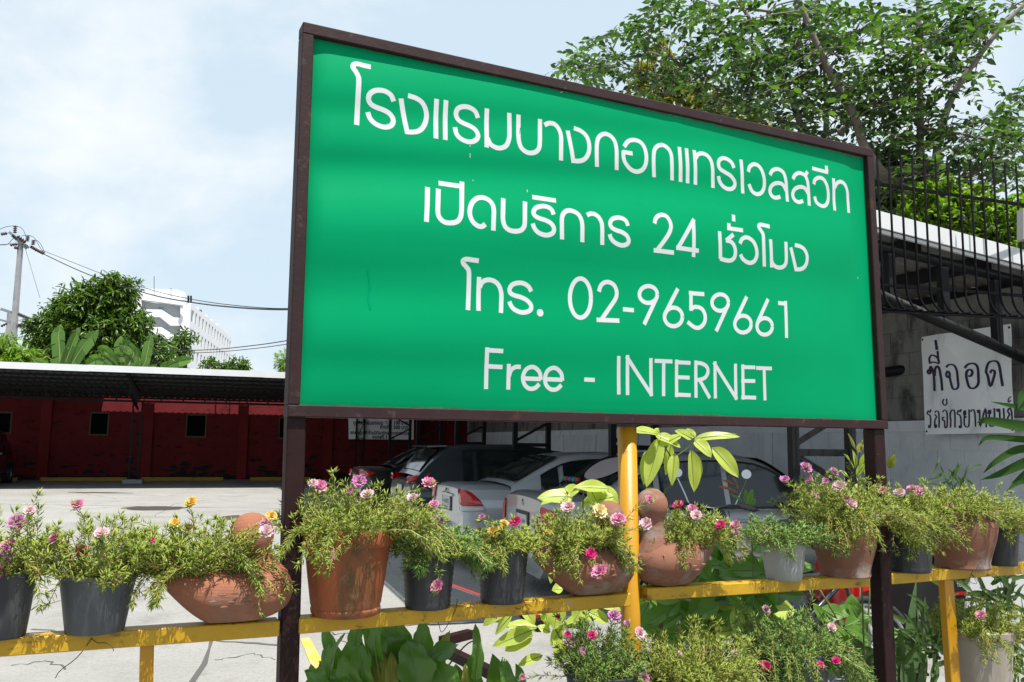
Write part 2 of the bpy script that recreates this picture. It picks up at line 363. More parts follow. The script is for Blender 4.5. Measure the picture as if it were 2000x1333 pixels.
G1 = [
 (A_, [[(280, 138), (235, 128), (195, 118), (170, 122), (165, 142), (185, 172), (200, 205), (202, 245), (197, 340), (188, 516)]]),
 (A_, [[(430, 362), (412, 322), (377, 297), (335, 289), (297, 296), (272, 318), (266, 348), (280, 378), (312, 399), (355, 415), (395, 436), (420, 465), (426, 495), (410, 521), (375, 530), (338, 522), (302, 502), (275, 472), (260, 432)]]),
 (A_, [[(477, 343), (519, 572)], [(508, 560), (545, 562), (582, 558), (612, 540), (634, 503), (643, 455), (634, 405), (610, 365), (572, 340), (523, 324)]]),
 (A_, [[(709, 346), (704, 604)], [(770, 354), (765, 613)]]),
 (A_, [[(978, 470), (962, 430), (930, 405), (892, 396), (857, 403), (838, 425), (836, 455), (852, 484), (885, 505), (925, 522), (960, 546), (978, 580), (970, 608), (942, 624), (905, 623), (865, 604), (838, 573), (828, 530)]]),
 (A_, [[(1037, 408), (1035, 662)], [(1040, 600), (1060, 640), (1095, 662), (1130, 665), (1163, 648), (1180, 605), (1183, 560), (1182, 437)]]),
 (A_, [[(1242, 448), (1241, 540), (1243, 610), (1258, 660), (1290, 690), (1325, 698), (1358, 688), (1377, 660), (1381, 610), (1381, 560), (1382, 477)]]),
 (A_, [[(1411, 516), (1440, 504), (1475, 510), (1503, 540), (1518, 585), (1519, 640), (1519, 747)]]),
 (A_, [[(1562, 552), (1600, 763)], [(1592, 748), (1638, 750), (1674, 736), (1698, 697), (1702, 645), (1686, 592), (1650, 556), (1602, 536)]]),
 (A_, [[(1753, 788), (1751, 700), (1752, 640), (1762, 600), (1785, 578), (1812, 574), (1845, 591), (1870, 627), (1880, 680), (1881, 740), (1881, 809)]]),
 (B_, [[(318, 368), (252, 357)], [(258, 352), (259, 392), (272, 430), (305, 470), (345, 486), (383, 472), (404, 433), (407, 380), (395, 330), (370, 295), (330, 280), (290, 288), (262, 324)]]),
 (B_, [[(458, 522), (455, 430), (456, 370), (465, 335), (490, 315), (520, 315), (550, 337), (569, 375), (574, 440), (575, 543)]]),
 (B_, [[(622, 325), (630, 553)], [(668, 334), (676, 562)]]),
 (B_, [[(719, 346), (727, 571)], [(727, 400), (745, 373), (775, 368), (808, 385), (830, 420), (839, 470), (840, 530), (841, 592)]]),
 (B_, [[(978, 462), (963, 428), (935, 405), (905, 398), (882, 412), (877, 440), (888, 468), (920, 490), (955, 512), (980, 545), (983, 575), (965, 597), (935, 598), (905, 580), (885, 550), (877, 515)]]),
 (B_, [[(1023, 407), (1036, 628)]]),
 (B_, [[(1071, 487), (1080, 455), (1105, 438), (1135, 446), (1160, 480), (1175, 535), (1173, 590), (1155, 624), (1125, 632), (1095, 612), (1075, 567)]]),
 (B_, [[(1213, 508), (1225, 482), (1250, 469), (1280, 475), (1303, 498), (1316, 545), (1320, 600), (1326, 681)], [(1318, 612), (1295, 570), (1258, 560), (1226, 575), (1212, 605), (1220, 638), (1245, 656), (1280, 650)]]),
 (B_, [[(1362, 535), (1375, 508), (1400, 495), (1430, 503), (1450, 528), (1461, 580), (1468, 707)], [(1462, 632), (1438, 593), (1403, 586), (1372, 602), (1360, 635), (1372, 668), (1398, 684), (1428, 677)], [(1457, 485), (1436, 520)]]),
 (B_, [[(1498, 568), (1505, 540), (1530, 525), (1560, 535), (1583, 575), (1592, 630), (1589, 680), (1570, 708), (1542, 706), (1515, 685), (1503, 648)], [(1487, 464), (1590, 491)], [(1578, 447), (1584, 490)]]),
 (B_, [[(1626, 529), (1635, 739)], [(1632, 592), (1648, 562), (1673, 551), (1700, 570), (1716, 612), (1720, 670), (1726, 754)]]),
]
G2 = [
 (C_, [[(158, 164), (148, 473)]]),
 (C_, [[(254, 179), (251, 300), (250, 390), (268, 440), (310, 474), (365, 482), (420, 470), (450, 432), (459, 380), (461, 300), (464, 115)], [(256, 128), (448, 156)]]),
 (C_, [[(672, 492), (640, 514), (600, 505), (560, 470), (537, 420), (533, 370), (550, 310), (590, 268), (640, 256), (695, 275), (733, 315), (746, 370), (745, 450), (743, 550)]]),
 (C_, [[(830, 263), (828, 370), (828, 450), (845, 510), (885, 545), (940, 556), (990, 545), (1017, 510), (1022, 460), (1022, 400), (1023, 292)]]),
 (C_, [[(1278, 408), (1260, 366), (1225, 341), (1180, 333), (1125, 346), (1099, 380), (1108, 415), (1150, 440), (1205, 458), (1255, 486), (1281, 530), (1272, 568), (1235, 588), (1190, 587), (1140, 565), (1107, 527), (1092, 487)], [(1087, 252), (1298, 284)]]),
 (C_, [[(1353, 628), (1351, 520), (1351, 440), (1366, 396), (1400, 373), (1440, 375), (1490, 400), (1520, 445), (1532, 500), (1533, 570), (1533, 653)]]),
 (C_, [[(1573, 413), (1605, 400), (1645, 406), (1680, 435), (1703, 480), (1709, 530), (1710, 600), (1710, 677)]]),
 (C_, [[(1938, 508), (1920, 465), (1885, 441), (1840, 435), (1797, 449), (1779, 485), (1791, 520), (1830, 545), (1880, 562), (1925, 592), (1945, 635), (1934, 665), (1900, 680), (1860, 675), (1815, 650), (1787, 617), (1775, 582)]]),
 (D_, [[(290, 185), (300, 142), (325, 112), (362, 101), (405, 115), (438, 160), (451, 215), (435, 275), (392, 345), (318, 445)], [(283, 446), (482, 470)]]),
 (D_, [[(668, 155), (672, 513)], [(676, 143), (516, 430)], [(504, 421), (724, 452)]]),
 (D_, [[(925, 262), (935, 530)], [(1062, 293), (990, 352)], [(988, 350), (1035, 362), (1068, 400), (1081, 455), (1074, 510), (1045, 542), (1000, 547), (930, 528)], [(1016, 182), (1016, 236)], [(1000, 230), (1154, 253)], [(1060, 100), (1063, 165)]]),
 (D_, [[(1126, 382), (1140, 345), (1170, 323), (1210, 326), (1258, 365), (1286, 430), (1290, 500), (1265, 553), (1220, 570), (1175, 550), (1146, 520), (1131, 487)]]),
 (D_, [[(1415, 216), (1355, 201), (1318, 198), (1309, 220), (1330, 255), (1350, 290), (1355, 340), (1359, 450), (1364, 606)]]),
 (D_, [[(1423, 339), (1435, 615)], [(1436, 555), (1455, 590), (1490, 613), (1535, 613), (1566, 588), (1577, 545), (1577, 480), (1573, 364)]]),
 (D_, [[(1621, 419), (1675, 648)], [(1664, 632), (1712, 632), (1752, 612), (1777, 565), (1780, 500), (1757, 443), (1717, 411), (1660, 395)]]),
]
G3 = [
 (E_, [[(186, 57), (150, 52), (118, 48), (99, 56), (100, 72), (118, 93), (130, 113), (131, 160), (129, 230), (125, 332)]]),
 (E_, [[(188, 147), (184, 336)], [(190, 205), (205, 176), (237, 163), (272, 171), (298, 196), (311, 237), (311, 290), (309, 348)]]),
 (E_, [[(478, 228), (465, 203), (440, 185), (410, 180), (377, 188), (359, 210), (361, 235), (385, 250), (420, 260), (455, 278), (477, 305), (474, 330), (450, 343), (420, 344), (385, 329), (366, 308), (356, 284)]]),
 (E_, [[(528, 347)]]),
 (E_, [ell(753, 265, 59, 109, 16)]),
 (E_, [[(856, 229), (866, 197), (888, 178), (915, 177), (942, 195), (955, 230), (950, 265), (925, 305), (866, 390)], [(843, 386), (970, 391)]]),
 (E_, [[(990, 327), (1051, 333)]]),
 (E_, [ell(1132, 245, 50, 47, 14), [(1177, 265), (1108, 412)]]),
 (E_, [ell(1272, 370, 50, 52, 14), [(1226, 352), (1297, 212)]]),
 (E_, [[(1358, 237), (1444, 243)], [(1370, 225), (1370, 336)], [(1363, 326), (1395, 314), (1430, 325), (1448, 360), (1445, 400), (1420, 428), (1390, 428), (1350, 398)]]),
 (E_, [ell(1533, 290, 46, 46, 14), [(1574, 308), (1510, 450)]]),
 (E_, [ell(1660, 410, 46, 47, 14), [(1617, 392), (1681, 257)]]),
 (E_, [ell(1781, 423, 43, 46, 14), [(1740, 403), (1800, 270)]]),
 (E_, [[(1897, 281), (1903, 487)], [(1856, 292), (1905, 298)]]),
]
G4 = [
 (E_, [[(233, 540), (226, 773)], [(226, 555), (322, 561)], [(226, 645), (318, 650)]]),
 (E_, [[(354, 632), (350, 776)], [(354, 700), (365, 668), (390, 650), (420, 649)]]),
 (E_, [[(432, 713), (531, 717)], [(532, 722), (526, 682), (502, 655), (475, 650), (447, 667), (432, 705), (440, 745), (465, 769), (497, 768), (524, 745)]]),
 (E_, [[(554, 717), (652, 721)], [(652, 727), (646, 687), (622, 660), (597, 655), (569, 672), (555, 710), (562, 750), (588, 774), (620, 773), (647, 750)]]),
 (E_, [[(774, 719), (833, 722)]]),
 (E_, [[(967, 588), (967, 803)]]),
 (E_, [[(1016, 583), (1016, 806)], [(1010, 590), (1152, 808)], [(1146, 600), (1148, 812)]]),
 (E_, [[(1167, 615), (1266, 619)], [(1218, 618), (1217, 812)]]),
 (E_, [[(1290, 608), (1290, 818)], [(1280, 622), (1367, 627)], [(1280, 706), (1362, 709)], [(1280, 803), (1368, 807)]]),
 (E_, [[(1397, 613), (1398, 821)], [(1390, 627), (1425, 629), (1455, 645), (1465, 675), (1450, 707), (1420, 720), (1390, 721)], [(1418, 722), (1475, 823)]]),
 (E_, [[(1504, 618), (1506, 825)], [(1497, 624), (1626, 830)], [(1618, 631), (1621, 832)]]),
 (E_, [[(1659, 635), (1662, 832)], [(1650, 650), (1729, 652)], [(1650, 727), (1728, 728)], [(1650, 818), (1733, 821)]]),
 (E_, [[(1734, 655), (1821, 658)], [(1778, 658), (1783, 836)]]),
]
for gl, wd in ((G1, .0176), (G2, .0176), (G3, .0168), (G4, .0155)):
    for (T, st) in gl: letter(st, T, wd)
SMR = mat('sheet_smear', (.001, .262, .105), .9, spec=0.); DRP = mat('bird_dropping', (.6, .62, .6), .8); RST = mat('screw_rust', (.09, .04, .02), .8)
for pts, wd in ((((718, 528), (722, 560), (719, 585), (724, 606)), .006), (((1016, 250), (1015, 262)), .003)): letter([list(pts)], (0, 0, 1), wd, nm='smear', mt=SMR, z0=.0007)
for pts in (((918, 284), (918, 287)), ((918, 300), (918, 309)), ((1029, 371), (1030, 376)), ((923, 352), (924, 354)), ((1675, 542), (1676, 545)), ((1106, 178), (1094, 181))): letter([list(pts)], (0, 0, 1), .0022, nm='speck', mt=DRP, z0=.0008)
# posts of the sign
POST = mat('post_maroon', (.026, .010, .010), .6, spec=.15, bump=(35, .4, .004), var=(5, .35), stain=[((.15, .11, .10), 30, .63, .74, .5)])
def leaning(p0, p1, base_off=0.):
    """extend line p0->p1 down to the ground"""
    a, b = SP.at(*p0, base_off), SP.at(*p1, base_off); d = b - a; return a, a + d * ((a.z) / (a.z - b.z))
a, b = leaning((580, 812), (565, 1333)); MB().bar(a - SP.n * .03, b - SP.n * .03, .058, .058, up=SP.n, bev=.004).build('left_post', POST, sign)
a, b = leaning((1717, 838), (1741, 1333)); MB().bar(a - SP.n * .03, b - SP.n * .03, .066, .066, up=SP.n, bev=.004).build('right_post', POST, sign)
YP = mat('yellow_paint', (.52, .255, .008), .42, spec=.4, bump=(18, .25, .004), var=(4, .16), stain=[((.10, .045, .02), 7, .63, .68, .9), ((.30, .28, .24), 16, .66, .7, .9)])
a, b = leaning((1239, 834), (1249, 1333)); MB().tube([a - SP.n * .05, b - SP.n * .05], .0365, 20).build('centre_pipe', YP, sign, smooth=True, label='round yellow steel pipe under the middle of the sign')
# ------------------------------------------------------------------ yellow plant rail
YR = mat('rail_yellow', (.56, .33, .012), .5, spec=.35, bump=(25, .5, .005), var=(7, .25), stain=[((.12, .05, .02), 9, .57, .66, .8, (1, 1, 3)), ((.06, .03, .02), 22, .63, .7, .8), ((.33, .31, .27), 5, .62, .7, .6)])
rail = thing('plant_rail', 'long yellow steel rail carrying the row of flower pots', 'rail', (SP.pt(0, 0).x, SP.pt(0, 0).y, 0))
RO = -.035
seg = [((-60, 1268), (547, 1226)), ((585, 1222), (1234, 1170)), ((1266, 1160), (1702, 1134)), ((1744, 1130), (2060, 1106))]
for (p, q) in seg:
    a, b = SP.at(*p, .01), SP.at(*q, .01)
    a.z -= .004; b.z -= .004
    MB().bar(a + SP.n * RO, b + SP.n * RO, .062, .046, up=(0, 0, 1), bev=.003).build('rail_bar', YR, rail)
def rail_top(px):
    for (p, q) in seg:
        if px <= q[0] + 20: break
    t = (px - p[0]) / (q[0] - p[0]); y = p[1] + (q[1] - p[1]) * t
    pt = SP.at(px, y, .01) + SP.n * RO; pt.z += .019; return pt
for (x, y0, dx, wd, dpt) in ((288, 1238, -4, .036, .036), (1846, 1112, 20, .062, .036)):
    a = SP.at(x, y0, -.03); a.z -= .018; b = SP.at(x + dx, 1400, -.03); d = b - a; b = a + d * (a.z / (a.z - b.z))
    MB().bar(a, b, dpt, wd, up=SP.d, bev=.003).build('rail_post', YP, rail)
# ------------------------------------------------------------------ red boundary wall at the back of the yard
RWD = Vector((.947, .322, 0)); RW = Plane(W(300, 900, 31.3).xy, RWD)
CORN = 12.0                                   # distance along the wall to the corner with the grey wall
REDP = mat('red_wall_paint', (.20, .026, .030), .85, spec=.1, bump=(14, .5, .01), var=(1.2, .3), stain=[((.03, .012, .012), 3.2, .55, .66, .8, (1, 1, 2.2)), ((.3, .07, .07), 6, .66, .74, .4)])
REDC = mat('red_column_paint', (.24, .03, .032), .85, spec=.1, bump=(14, .4, .01), var=(1.5, .3))
MOSS = mat('black_mould', (.012, .012, .012), .95)
DARKW = mat('window_dark_fill', (.006, .008, .006), .9, spec=0.)
OLDF = mat('window_frame_old', (.10, .08, .03), .7)
rwall = thing('boundary_wall', 'dark red rendered wall with square windows along the back of the yard', 'wall', RW.pt(0, 0))
holes = []
for (x0, x1, y0, y1) in ((-62, -40, 802, 846), (-20, 21, 804, 848), (176, 211, 805, 851), (364, 402, 809, 855), (545, 582, 815, 858)):
    a, b = RW.at(x0, y0), RW.at(x1, y1); holes.append((RW.a(a), RW.a(b), b.z, a.z))
xs = [-16.]
for h in holes: xs += [h[0], h[1]]
xs += [CORN]; H_ = 3.25
def rw_box(a0, a1, z0, z1, t=.16, off=0.): return MB().box(RW.pt((a0 + a1) / 2, (z0 + z1) / 2, off - t / 2), (a1 - a0, t, z1 - z0), (RW.d, RW.n, Vector((0, 0, 1))))
for i in range(len(xs) - 1):
    if i % 2 == 0: rw_box(xs[i], xs[i + 1], 0, H_).build('wall_panel', REDP, rwall)
    else:
        h = holes[i // 2]
        rw_box(xs[i], xs[i + 1], 0, h[2]).build('wall_panel', REDP, rwall); rw_box(xs[i], xs[i + 1], h[3], H_).build('wall_panel', REDP, rwall)
        wn = rw_box(xs[i], xs[i + 1], h[2], h[3], .02, -.12).build('window', DARKW, rwall)
        b_ = MB()
        for (a0, a1, z0, z1) in ((h[0], h[1], h[3] - .05, h[3]), (h[0], h[1], h[2], h[2] + .05), (h[0], h[0] + .05, h[2] + .05, h[3] - .05), (h[1] - .05, h[1], h[2] + .05, h[3] - .05)):
            b_.box(RW.pt((a0 + a1) / 2, (z0 + z1) / 2, -.05), (a1 - a0, .06, z1 - z0), (RW.d, RW.n, Vector((0, 0, 1))))
        b_.build('window_frame', OLDF, rwall)
for x in (-70, 88, 288, 474, 640, 812, 880):
    a = RW.a(RW.at(x, 860)); rw_box(a - .17, a + .17, 0, H_ - .02, .30, .13).build('column', REDC, rwall)
rw_box(-16, CORN, 0, .14, .1, .1).build('skirting', MOSS, rwall)
rd = random.Random(8); b_ = MB()             # patches where damp has blackened the paint
for i in range(170):
    a = rd.uniform(-8, 11.8); z = .14 + rd.random() ** 2 * .75; wd = rd.uniform(.06, .32) * (1.2 - z * .7); hh = rd.uniform(.03, .11)
    if any(abs(a - RW.a(RW.at(x, 860))) < .4 for x in (88, 288, 474, 640, 812, 880)): continue
    n_ = 9; b_.add([RW.pt(a + wd * math.cos(t * 2 * math.pi / n_) * rd.uniform(.5, 1.1), z + hh * math.sin(t * 2 * math.pi / n_) * rd.uniform(.5, 1.1), .004 + .0002 * (i % 20)) for t in range(n_)], [tuple(range(n_))])
b_.build('mould_patch', MOSS, rwall, kind='stuff')

# wheel stops
WS = mat('wheel_stop_paint', (.42, .25, .02), .7, bump=(20, .4), stain=[((.12, .09, .05), 5, .55, .68, .7)])
lab = ['yellow concrete wheel stop at the left edge beside the dark parked car', 'long yellow wheel stop left of the lattice post', 'yellow wheel stop just right of the lattice post', 'yellow wheel stop nearest the left sign post, behind pink flowers']
for i, (x0, x1) in enumerate(((10, 50), (92, 255), (282, 436), (486, 600))):
    a0, a1 = RW.a(RW.at(x0, 938)), RW.a(RW.at(x1, 938))
    b_ = MB(); b_.bar(RW.pt(a0, .07, 1.25), RW.pt(a1, .07, 1.25), .16, .14, bev=.02)
    b_.build('wheel_stop', WS, label=lab[i], cat='wheel stop', group='yellow wheel stops along the red wall')

# ------------------------------------------------------------------ carport along the red wall
BLK = mat('black_steel', (.008, .009, .010), .6, spec=.2, var=(6, .3), bump=(30, .15, .004))
WFAS = mat('white_fascia', (.72, .74, .76), .5, bump=(4, .1), var=(2, .1))
ROOFU = mat('roof_sheet_grey', (.10, .105, .11), .6, spec=.2, metal=.0, var=(1.5, .25))
cpt = thing('carport', 'long low carport with white edge and black lattice post before the red wall', 'carport', RW.pt(0, 0, 3))
EO, EH, BO, BH = 6.9, 3.52, .20, 2.98       # edge offset/height, back offset/height
a0, a1 = -16., 13.2
b_ = MB(); vs = []; pit = .22; k = int((a1 - a0) / pit); pr = ((0, 0), (.28, 0), (.38, .032), (.62, .032), (.72, 0))
for i in range(k):
    for (t, dz) in pr:
        a = a0 + (i + t) * pit
        vs.append(RW.pt(a, EH + dz, EO)); vs.append(RW.pt(a, BH + dz, BO))
b_.add(vs, [(2 * i, 2 * i + 2, 2 * i + 3, 2 * i + 1) for i in range(len(vs) // 2 - 1)]); b_.build('roof_sheet', ROOFU, cpt)
up_ = Vector((0, 0, 1))
for i in range(6):                           # fascia in lengths
    s0, s1 = a0 + i * (a1 - a0) / 6, a0 + (i + 1) * (a1 - a0) / 6
    MB().box(RW.pt((s0 + s1) / 2, EH - .0 + .006 * (i % 2), EO + .03 + .003 * (i % 2)), (s1 - s0 + .03, .03, .19), (RW.d, RW.n, up_)).build('fascia', WFAS, cpt)
def rz(o): return EH + (BH - EH) * (EO - o) / (EO - BO)
for o_ in (6.5, 5.6, 4.7, 3.8, 2.2, 1.2, .4): MB().bar(RW.pt(a0, rz(o_) - .04, o_), RW.pt(a1, rz(o_) - .04, o_), .06, .06).build('purlin', BLK, cpt)
PO = 3.0
c0, c1 = rz(PO) - .12, rz(PO) - .46
for z_ in (c0, c1): MB().bar(RW.pt(a0, z_, PO), RW.pt(a1, z_, PO), .07, .07).build('truss_chord', BLK, cpt)
for i in range(42):
    a = a0 + .35 + i * .695
    if a < a1: MB().bar(RW.pt(a, c0 - .035, PO), RW.pt(a, c1 + .035, PO), .05, .05, up=RW.n).build('truss_web', BLK, cpt)
FOOT = mat('concrete_footing', (.30, .31, .31), .85, bump=(20, .5))
for pa in (-9.2, RW.a(RW.at(265, 860, PO)), 7.1):
    p = lambda da, z, o=PO: RW.pt(pa + da, z, o)
    for da in (-.14, .14): MB().bar(p(da, .15), p(da, c1), .055, .055, up=RW.n).build('post', BLK, cpt)
    z = .45; s_ = 1
    while z < c1 - .5:
        MB().bar(p(-.12, z), p(.12, z), .03, .03).build('post_lacing', BLK, cpt); MB().bar(p(-.12 * s_, z), p(.12 * s_, z + .55), .025, .025).build('post_lacing', BLK, cpt); s_ = -s_; z += .58
    MB().bar(p(0, c0), p(0, rz(EO - .3) - .07, EO - .3), .06, .06).build('bracket_top', BLK, cpt)
    MB().bar(p(0, c1 - .25), p(0, rz(EO - 1.2) - .55, EO - 1.2), .06, .06).build('bracket_bottom', BLK, cpt)
    for q in range(9):
        o_ = PO + .3 + q * .32; zt = c0 + (rz(EO - .3) - .07 - c0) * (o_ - PO) / (EO - .3 - PO); zb = c1 - .25 + (rz(EO - 1.2) - .55 - c1 + .25) * (o_ - PO) / (EO - 1.2 - PO)
        MB().bar(p(0, zb, o_), p(0, zt, o_), .03, .03, up=RW.n).build('bracket_web', BLK, cpt)
    MB().box(p(0, .075), (.62, .5, .15), (RW.d, RW.n, up_), .02).build('footing', FOOT, cpt)
# added strip over the roof gap, keeps sun off the wall left of the post
MB().box(RW.pt(-9.0, BH + .01, .13), (14.4, .34, .02), (RW.d, RW.n, up_)).build('gap_shade_strip', ROOFU, cpt)

# ------------------------------------------------------------------ tall grey-white wall on the right
P_c = RW.pt(CORN, 0, .0); WW = Plane((3.7, 13.4), (3.7 - P_c.x, 13.4 - P_c.y))
def wwa(px): return WW.a(WW.at(px, 860))
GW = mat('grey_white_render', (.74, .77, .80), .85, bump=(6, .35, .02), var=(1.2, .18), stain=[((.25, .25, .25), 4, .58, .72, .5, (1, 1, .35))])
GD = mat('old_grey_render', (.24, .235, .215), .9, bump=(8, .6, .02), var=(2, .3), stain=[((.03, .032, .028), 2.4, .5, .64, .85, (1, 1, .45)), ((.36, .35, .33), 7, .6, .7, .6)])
gwall = thing('grey_wall', 'tall grey and white block wall with mossy upper band behind the parked cars', 'wall', WW.pt(0, 0))
s0 = wwa(903); s1 = WW.a((5.75, 13.4 - 2.05 / .266 * 1, 0)) if False else WW.a(WW.at(2150, 860))
def ww_box(a0, a1, z0, z1, t=.15, off=0.): return MB().box(WW.pt((a0 + a1) / 2, (z0 + z1) / 2, off - t / 2), (abs(a1 - a0), t, z1 - z0), (WW.d, WW.n, up_))
lo, hi = min(s0, s1), max(s0, s1)
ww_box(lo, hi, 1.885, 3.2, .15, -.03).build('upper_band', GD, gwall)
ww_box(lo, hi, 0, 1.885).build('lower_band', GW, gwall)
# pilasters and rails proud of the lower band; courses of block between them
BJ = mat('block_course', (.70, .73, .76), .9, bump=(10, .5, .02), var=(3, .2), stain=[((.22, .22, .22), 5, .6, .72, .4)])
pls = []; a = hi - .3
while a > lo: pls.append(a); a -= 2.55
for a in pls: ww_box(a - .1, a + .1, 0, 1.76, .15, .022).build('pilaster', GW, gwall)
ww_box(lo, hi, 1.762, 1.884, .15, .024).build('top_rail', GW, gwall)
for j in range(len(pls) - 1):
    A0, A1 = pls[j + 1] + .105, pls[j] - .105
    near = j < 5
    for r in range(8):
        z0 = .98 + r * .0 + (r - 4) * .195 + .195; 
        z0 = r * .22 + .02
        if near:
            nb = 6; off = (.5 if r % 2 else 0)
            for q in range(-1, nb):
                b0 = A0 + (q + off) * (A1 - A0) / nb; b1 = b0 + (A1 - A0) / nb
                b0, b1 = max(b0, A0), min(b1, A1)
                if b1 - b0 > .05: ww_box(b0 + .0025, b1 - .0025, z0, z0 + .214, .15, .005 + rd.uniform(0, .0025)).build('block', BJ, gwall)
        else: ww_box(A0, A1, z0, z0 + .214, .15, .006).build('block_course', BJ, gwall)
# old upper blocks visible near the banner
for r in range(5):
    for q in range(9):
        a = hi - .2 - (q + (.5 if r % 2 else 0)) * .62
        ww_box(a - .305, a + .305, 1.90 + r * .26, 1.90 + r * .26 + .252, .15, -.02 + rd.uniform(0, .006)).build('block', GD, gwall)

# ------------------------------------------------------------------ right carport, running away from us
CA = Vector((-.322, .947, 0)); CC = Vector((.947, .322, 0)); FP = Plane((.27, 6.25), CC)
rc = thing('carport', 'tall black steel carport with white front edge behind the right end of the sign', 'carport', (3.1, 7.2, 0))
def fz(px, py, off=0): return FP.at(px, py, off)
TLp = fz(1706, 409); TRp = fz(2000, 488); sl_ = (TRp.z - TLp.z) / (FP.a(TRp) - FP.a(TLp))
def ftop(a): return TLp.z + sl_ * (a - FP.a(TLp))
A_l, A_r = 0.0, FP.a(fz(2060, 500)) + 1.6; LEN = 26.
def FQ(a, dz, back): return FP.pt(a, ftop(a) + dz, -back)
nseg = 4
for i in range(nseg):
    x0, x1 = A_l + (A_r - A_l) * i / nseg, A_l + (A_r - A_l) * (i + 1) / nseg
    b_ = MB(); v = [FQ(x0, 0, 0), FQ(x1, 0, 0), FQ(x1, -.15, 0), FQ(x0, -.15, 0)]; b_.prism(v, -FP.n * .02); b_.build('fascia', WFAS, rc)
b_ = MB(); v = [FQ(A_l, 0, 0), FQ(A_l, 0, LEN), FQ(A_l, -.15, LEN), FQ(A_l, -.15, 0)]; b_.prism(v, -CC * .02); b_.build('fascia', WFAS, rc)
b_ = MB(); b_.prism([FQ(A_l, -.155, .03), FQ(A_r, -.155, .03), FQ(A_r, -.185, .03), FQ(A_l, -.185, .03)], -FP.n * .03); b_.build('drip_edge', WFAS, rc)
ROOF2 = mat('roof_sheet_aluminium', (.30, .29, .27), .45, metal=.3, var=(2, .3), bump=(3, .1))
b_ = MB(); vs = []; k = int(LEN / .2)
for i in range(k):
    for (t, dz) in pr:
        y_ = .05 + (i + t) * .2; vs.append(FQ(A_l + .02, dz - .06, y_)); vs.append(FQ(A_r, dz - .06, y_))
b_.add(vs, [(2 * i, 2 * i + 2, 2 * i + 3, 2 * i + 1) for i in range(len(vs) // 2 - 1)]); b_.build('roof_sheet', ROOF2, rc)
for i in range(7):
    a = A_l + .35 + i * .85
    if a < A_r: b_ = MB(); b_.bar(FQ(a, -.13, .2), FQ(a, -.13, LEN), .1, .12); b_.build('purlin', BLK, rc)
for fi, dist in enumerate((.18, 3.7, 7.4, 11.1, 14.8, 18.5)):
    q = lambda a, dz: FQ(a, dz, dist)
    MB().tube([q(A_l + .1, -.25), q(A_r, -.25)], .05, 10).build('rafter_pipe', BLK, rc, smooth=True)
    PA0, PA1 = FP.a(fz(1577, 860, -dist)) if fi == 0 else 2.63, 0
    aL = FP.a(fz(1577, 880)); aR = FP.a(fz(1690, 880))
    sh = -.08 * fi * 0
    aL += sh; aR += sh
    for a in (aL, aR): 
        top = q(a, -.3); MB().bar(Vector((top.x, top.y, 0)), top, .07 if fi == 0 else .075, up=FP.n).build('post', BLK, rc)
    for z in (.1, .82, 1.53, 2.25, 2.95):
        l_, r_2 = q(aL, 0), q(aR, 0); l_.z = r_2.z = z; MB().bar(l_, r_2, .05, .06).build('post_rung', BLK, rc)
    s_ = 1
    for z in (.15, .50, .85, 1.18, 1.56, 1.95, 2.3, 2.65):
        l_, r_2 = q(aL, 0), q(aR, 0)
        if s_ < 0: l_, r_2 = r_2, l_
        l_.z = z + .03; r_2.z = z + .34; MB().bar(l_, r_2, .04, .04).build('post_brace', BLK, rc); s_ = -s_
    # tapered bracket down to the right and up to the left
    d0 = fz(1716, 576, -.18); d1 = fz(2060, 726, -.18)
    o_ = -FP.n * (dist - .18)
    MB().tube([d0 + o_, d1 + o_], .052, 10).build('brace_pipe', BLK, rc, smooth=True)
    MB().tube([q(aL, -1.0), q(A_l + .3, -.36)], .045, 10).build('brace_pipe', BLK, rc, smooth=True)
    for px in (1735, 1838, 1938, 2036):
        t = fz(px, 480, -.18); a = FP.a(t); tt = (px - 1716) / (2060 - 1716); e = d0.lerp(d1, (a - FP.a(d0)) / (FP.a(d1) - FP.a(d0)))
        MB().bar(e + o_, q(a, -.3), .075, .075, up=FP.n).build('strut', BLK, rc)
MB().bar(FQ(A_r - .7, -1.05, .2), FQ(A_r - .7, -1.05, 8), .1, .12).build('side_beam', BLK, rc)
MB().tube([W(1725, 728, 10.0), W(1812, 716, 9.75)], .06, 8).build('wall_pipe', BLK, rc, smooth=True)
# ------------------------------------------------------------------ bar fence in front of the carport roof
FN = Plane(W(1850, 500, 7.1).xy, (sdir.x, sdir.y))
BARM = mat('fence_black_paint', (.005, .005, .007), .8, spec=.05, bump=(60, .2, .002), stain=[((.07, .06, .06), 25, .62, .7, .5)])
fen = thing('bar_fence', 'black steel bar fence with curved lower ends above the carport edge', 'fence', FN.at(1850, 600))
def fline(px, ya, yb, xa=1715, xb=2000): return ya + (yb - ya) * (px - xa) / (xb - xa)
xs = [1663 + 23.4 * i - .028 * i * i for i in range(19)]
for x in xs:
    base = FN.at(x + 14, fline(x, 556, 578)); top = FN.at(x, fline(x, 308, 330)); top.x, top.y = base.x + (top.x - base.x) * .2, base.y + (top.y - base.y) * .2
    pts = [top, base]
    for i in range(1, 8):
        t = i / 7 * math.pi / 2; pts.append(base + FN.n * (.17 * (1 - math.cos(t))) + Vector((0, 0, -.24 * math.sin(t))))
    pts.append(pts[-1] + FN.n * .08)
    MB().tube(pts, .0095, 6).build('bar', BARM, fen, smooth=True)
    MB().lathe([(.0095, 0), (.004, .05), (.0005, .07)], top, 6).build('bar_tip', BARM, fen)
for (ya, yb) in ((556, 578), (360, 401)):
    MB().bar(FN.at(1655, fline(1655, ya, yb), -.012), FN.at(2080, fline(2080, ya, yb), -.012), .02, .026).build('rail', BARM, fen)
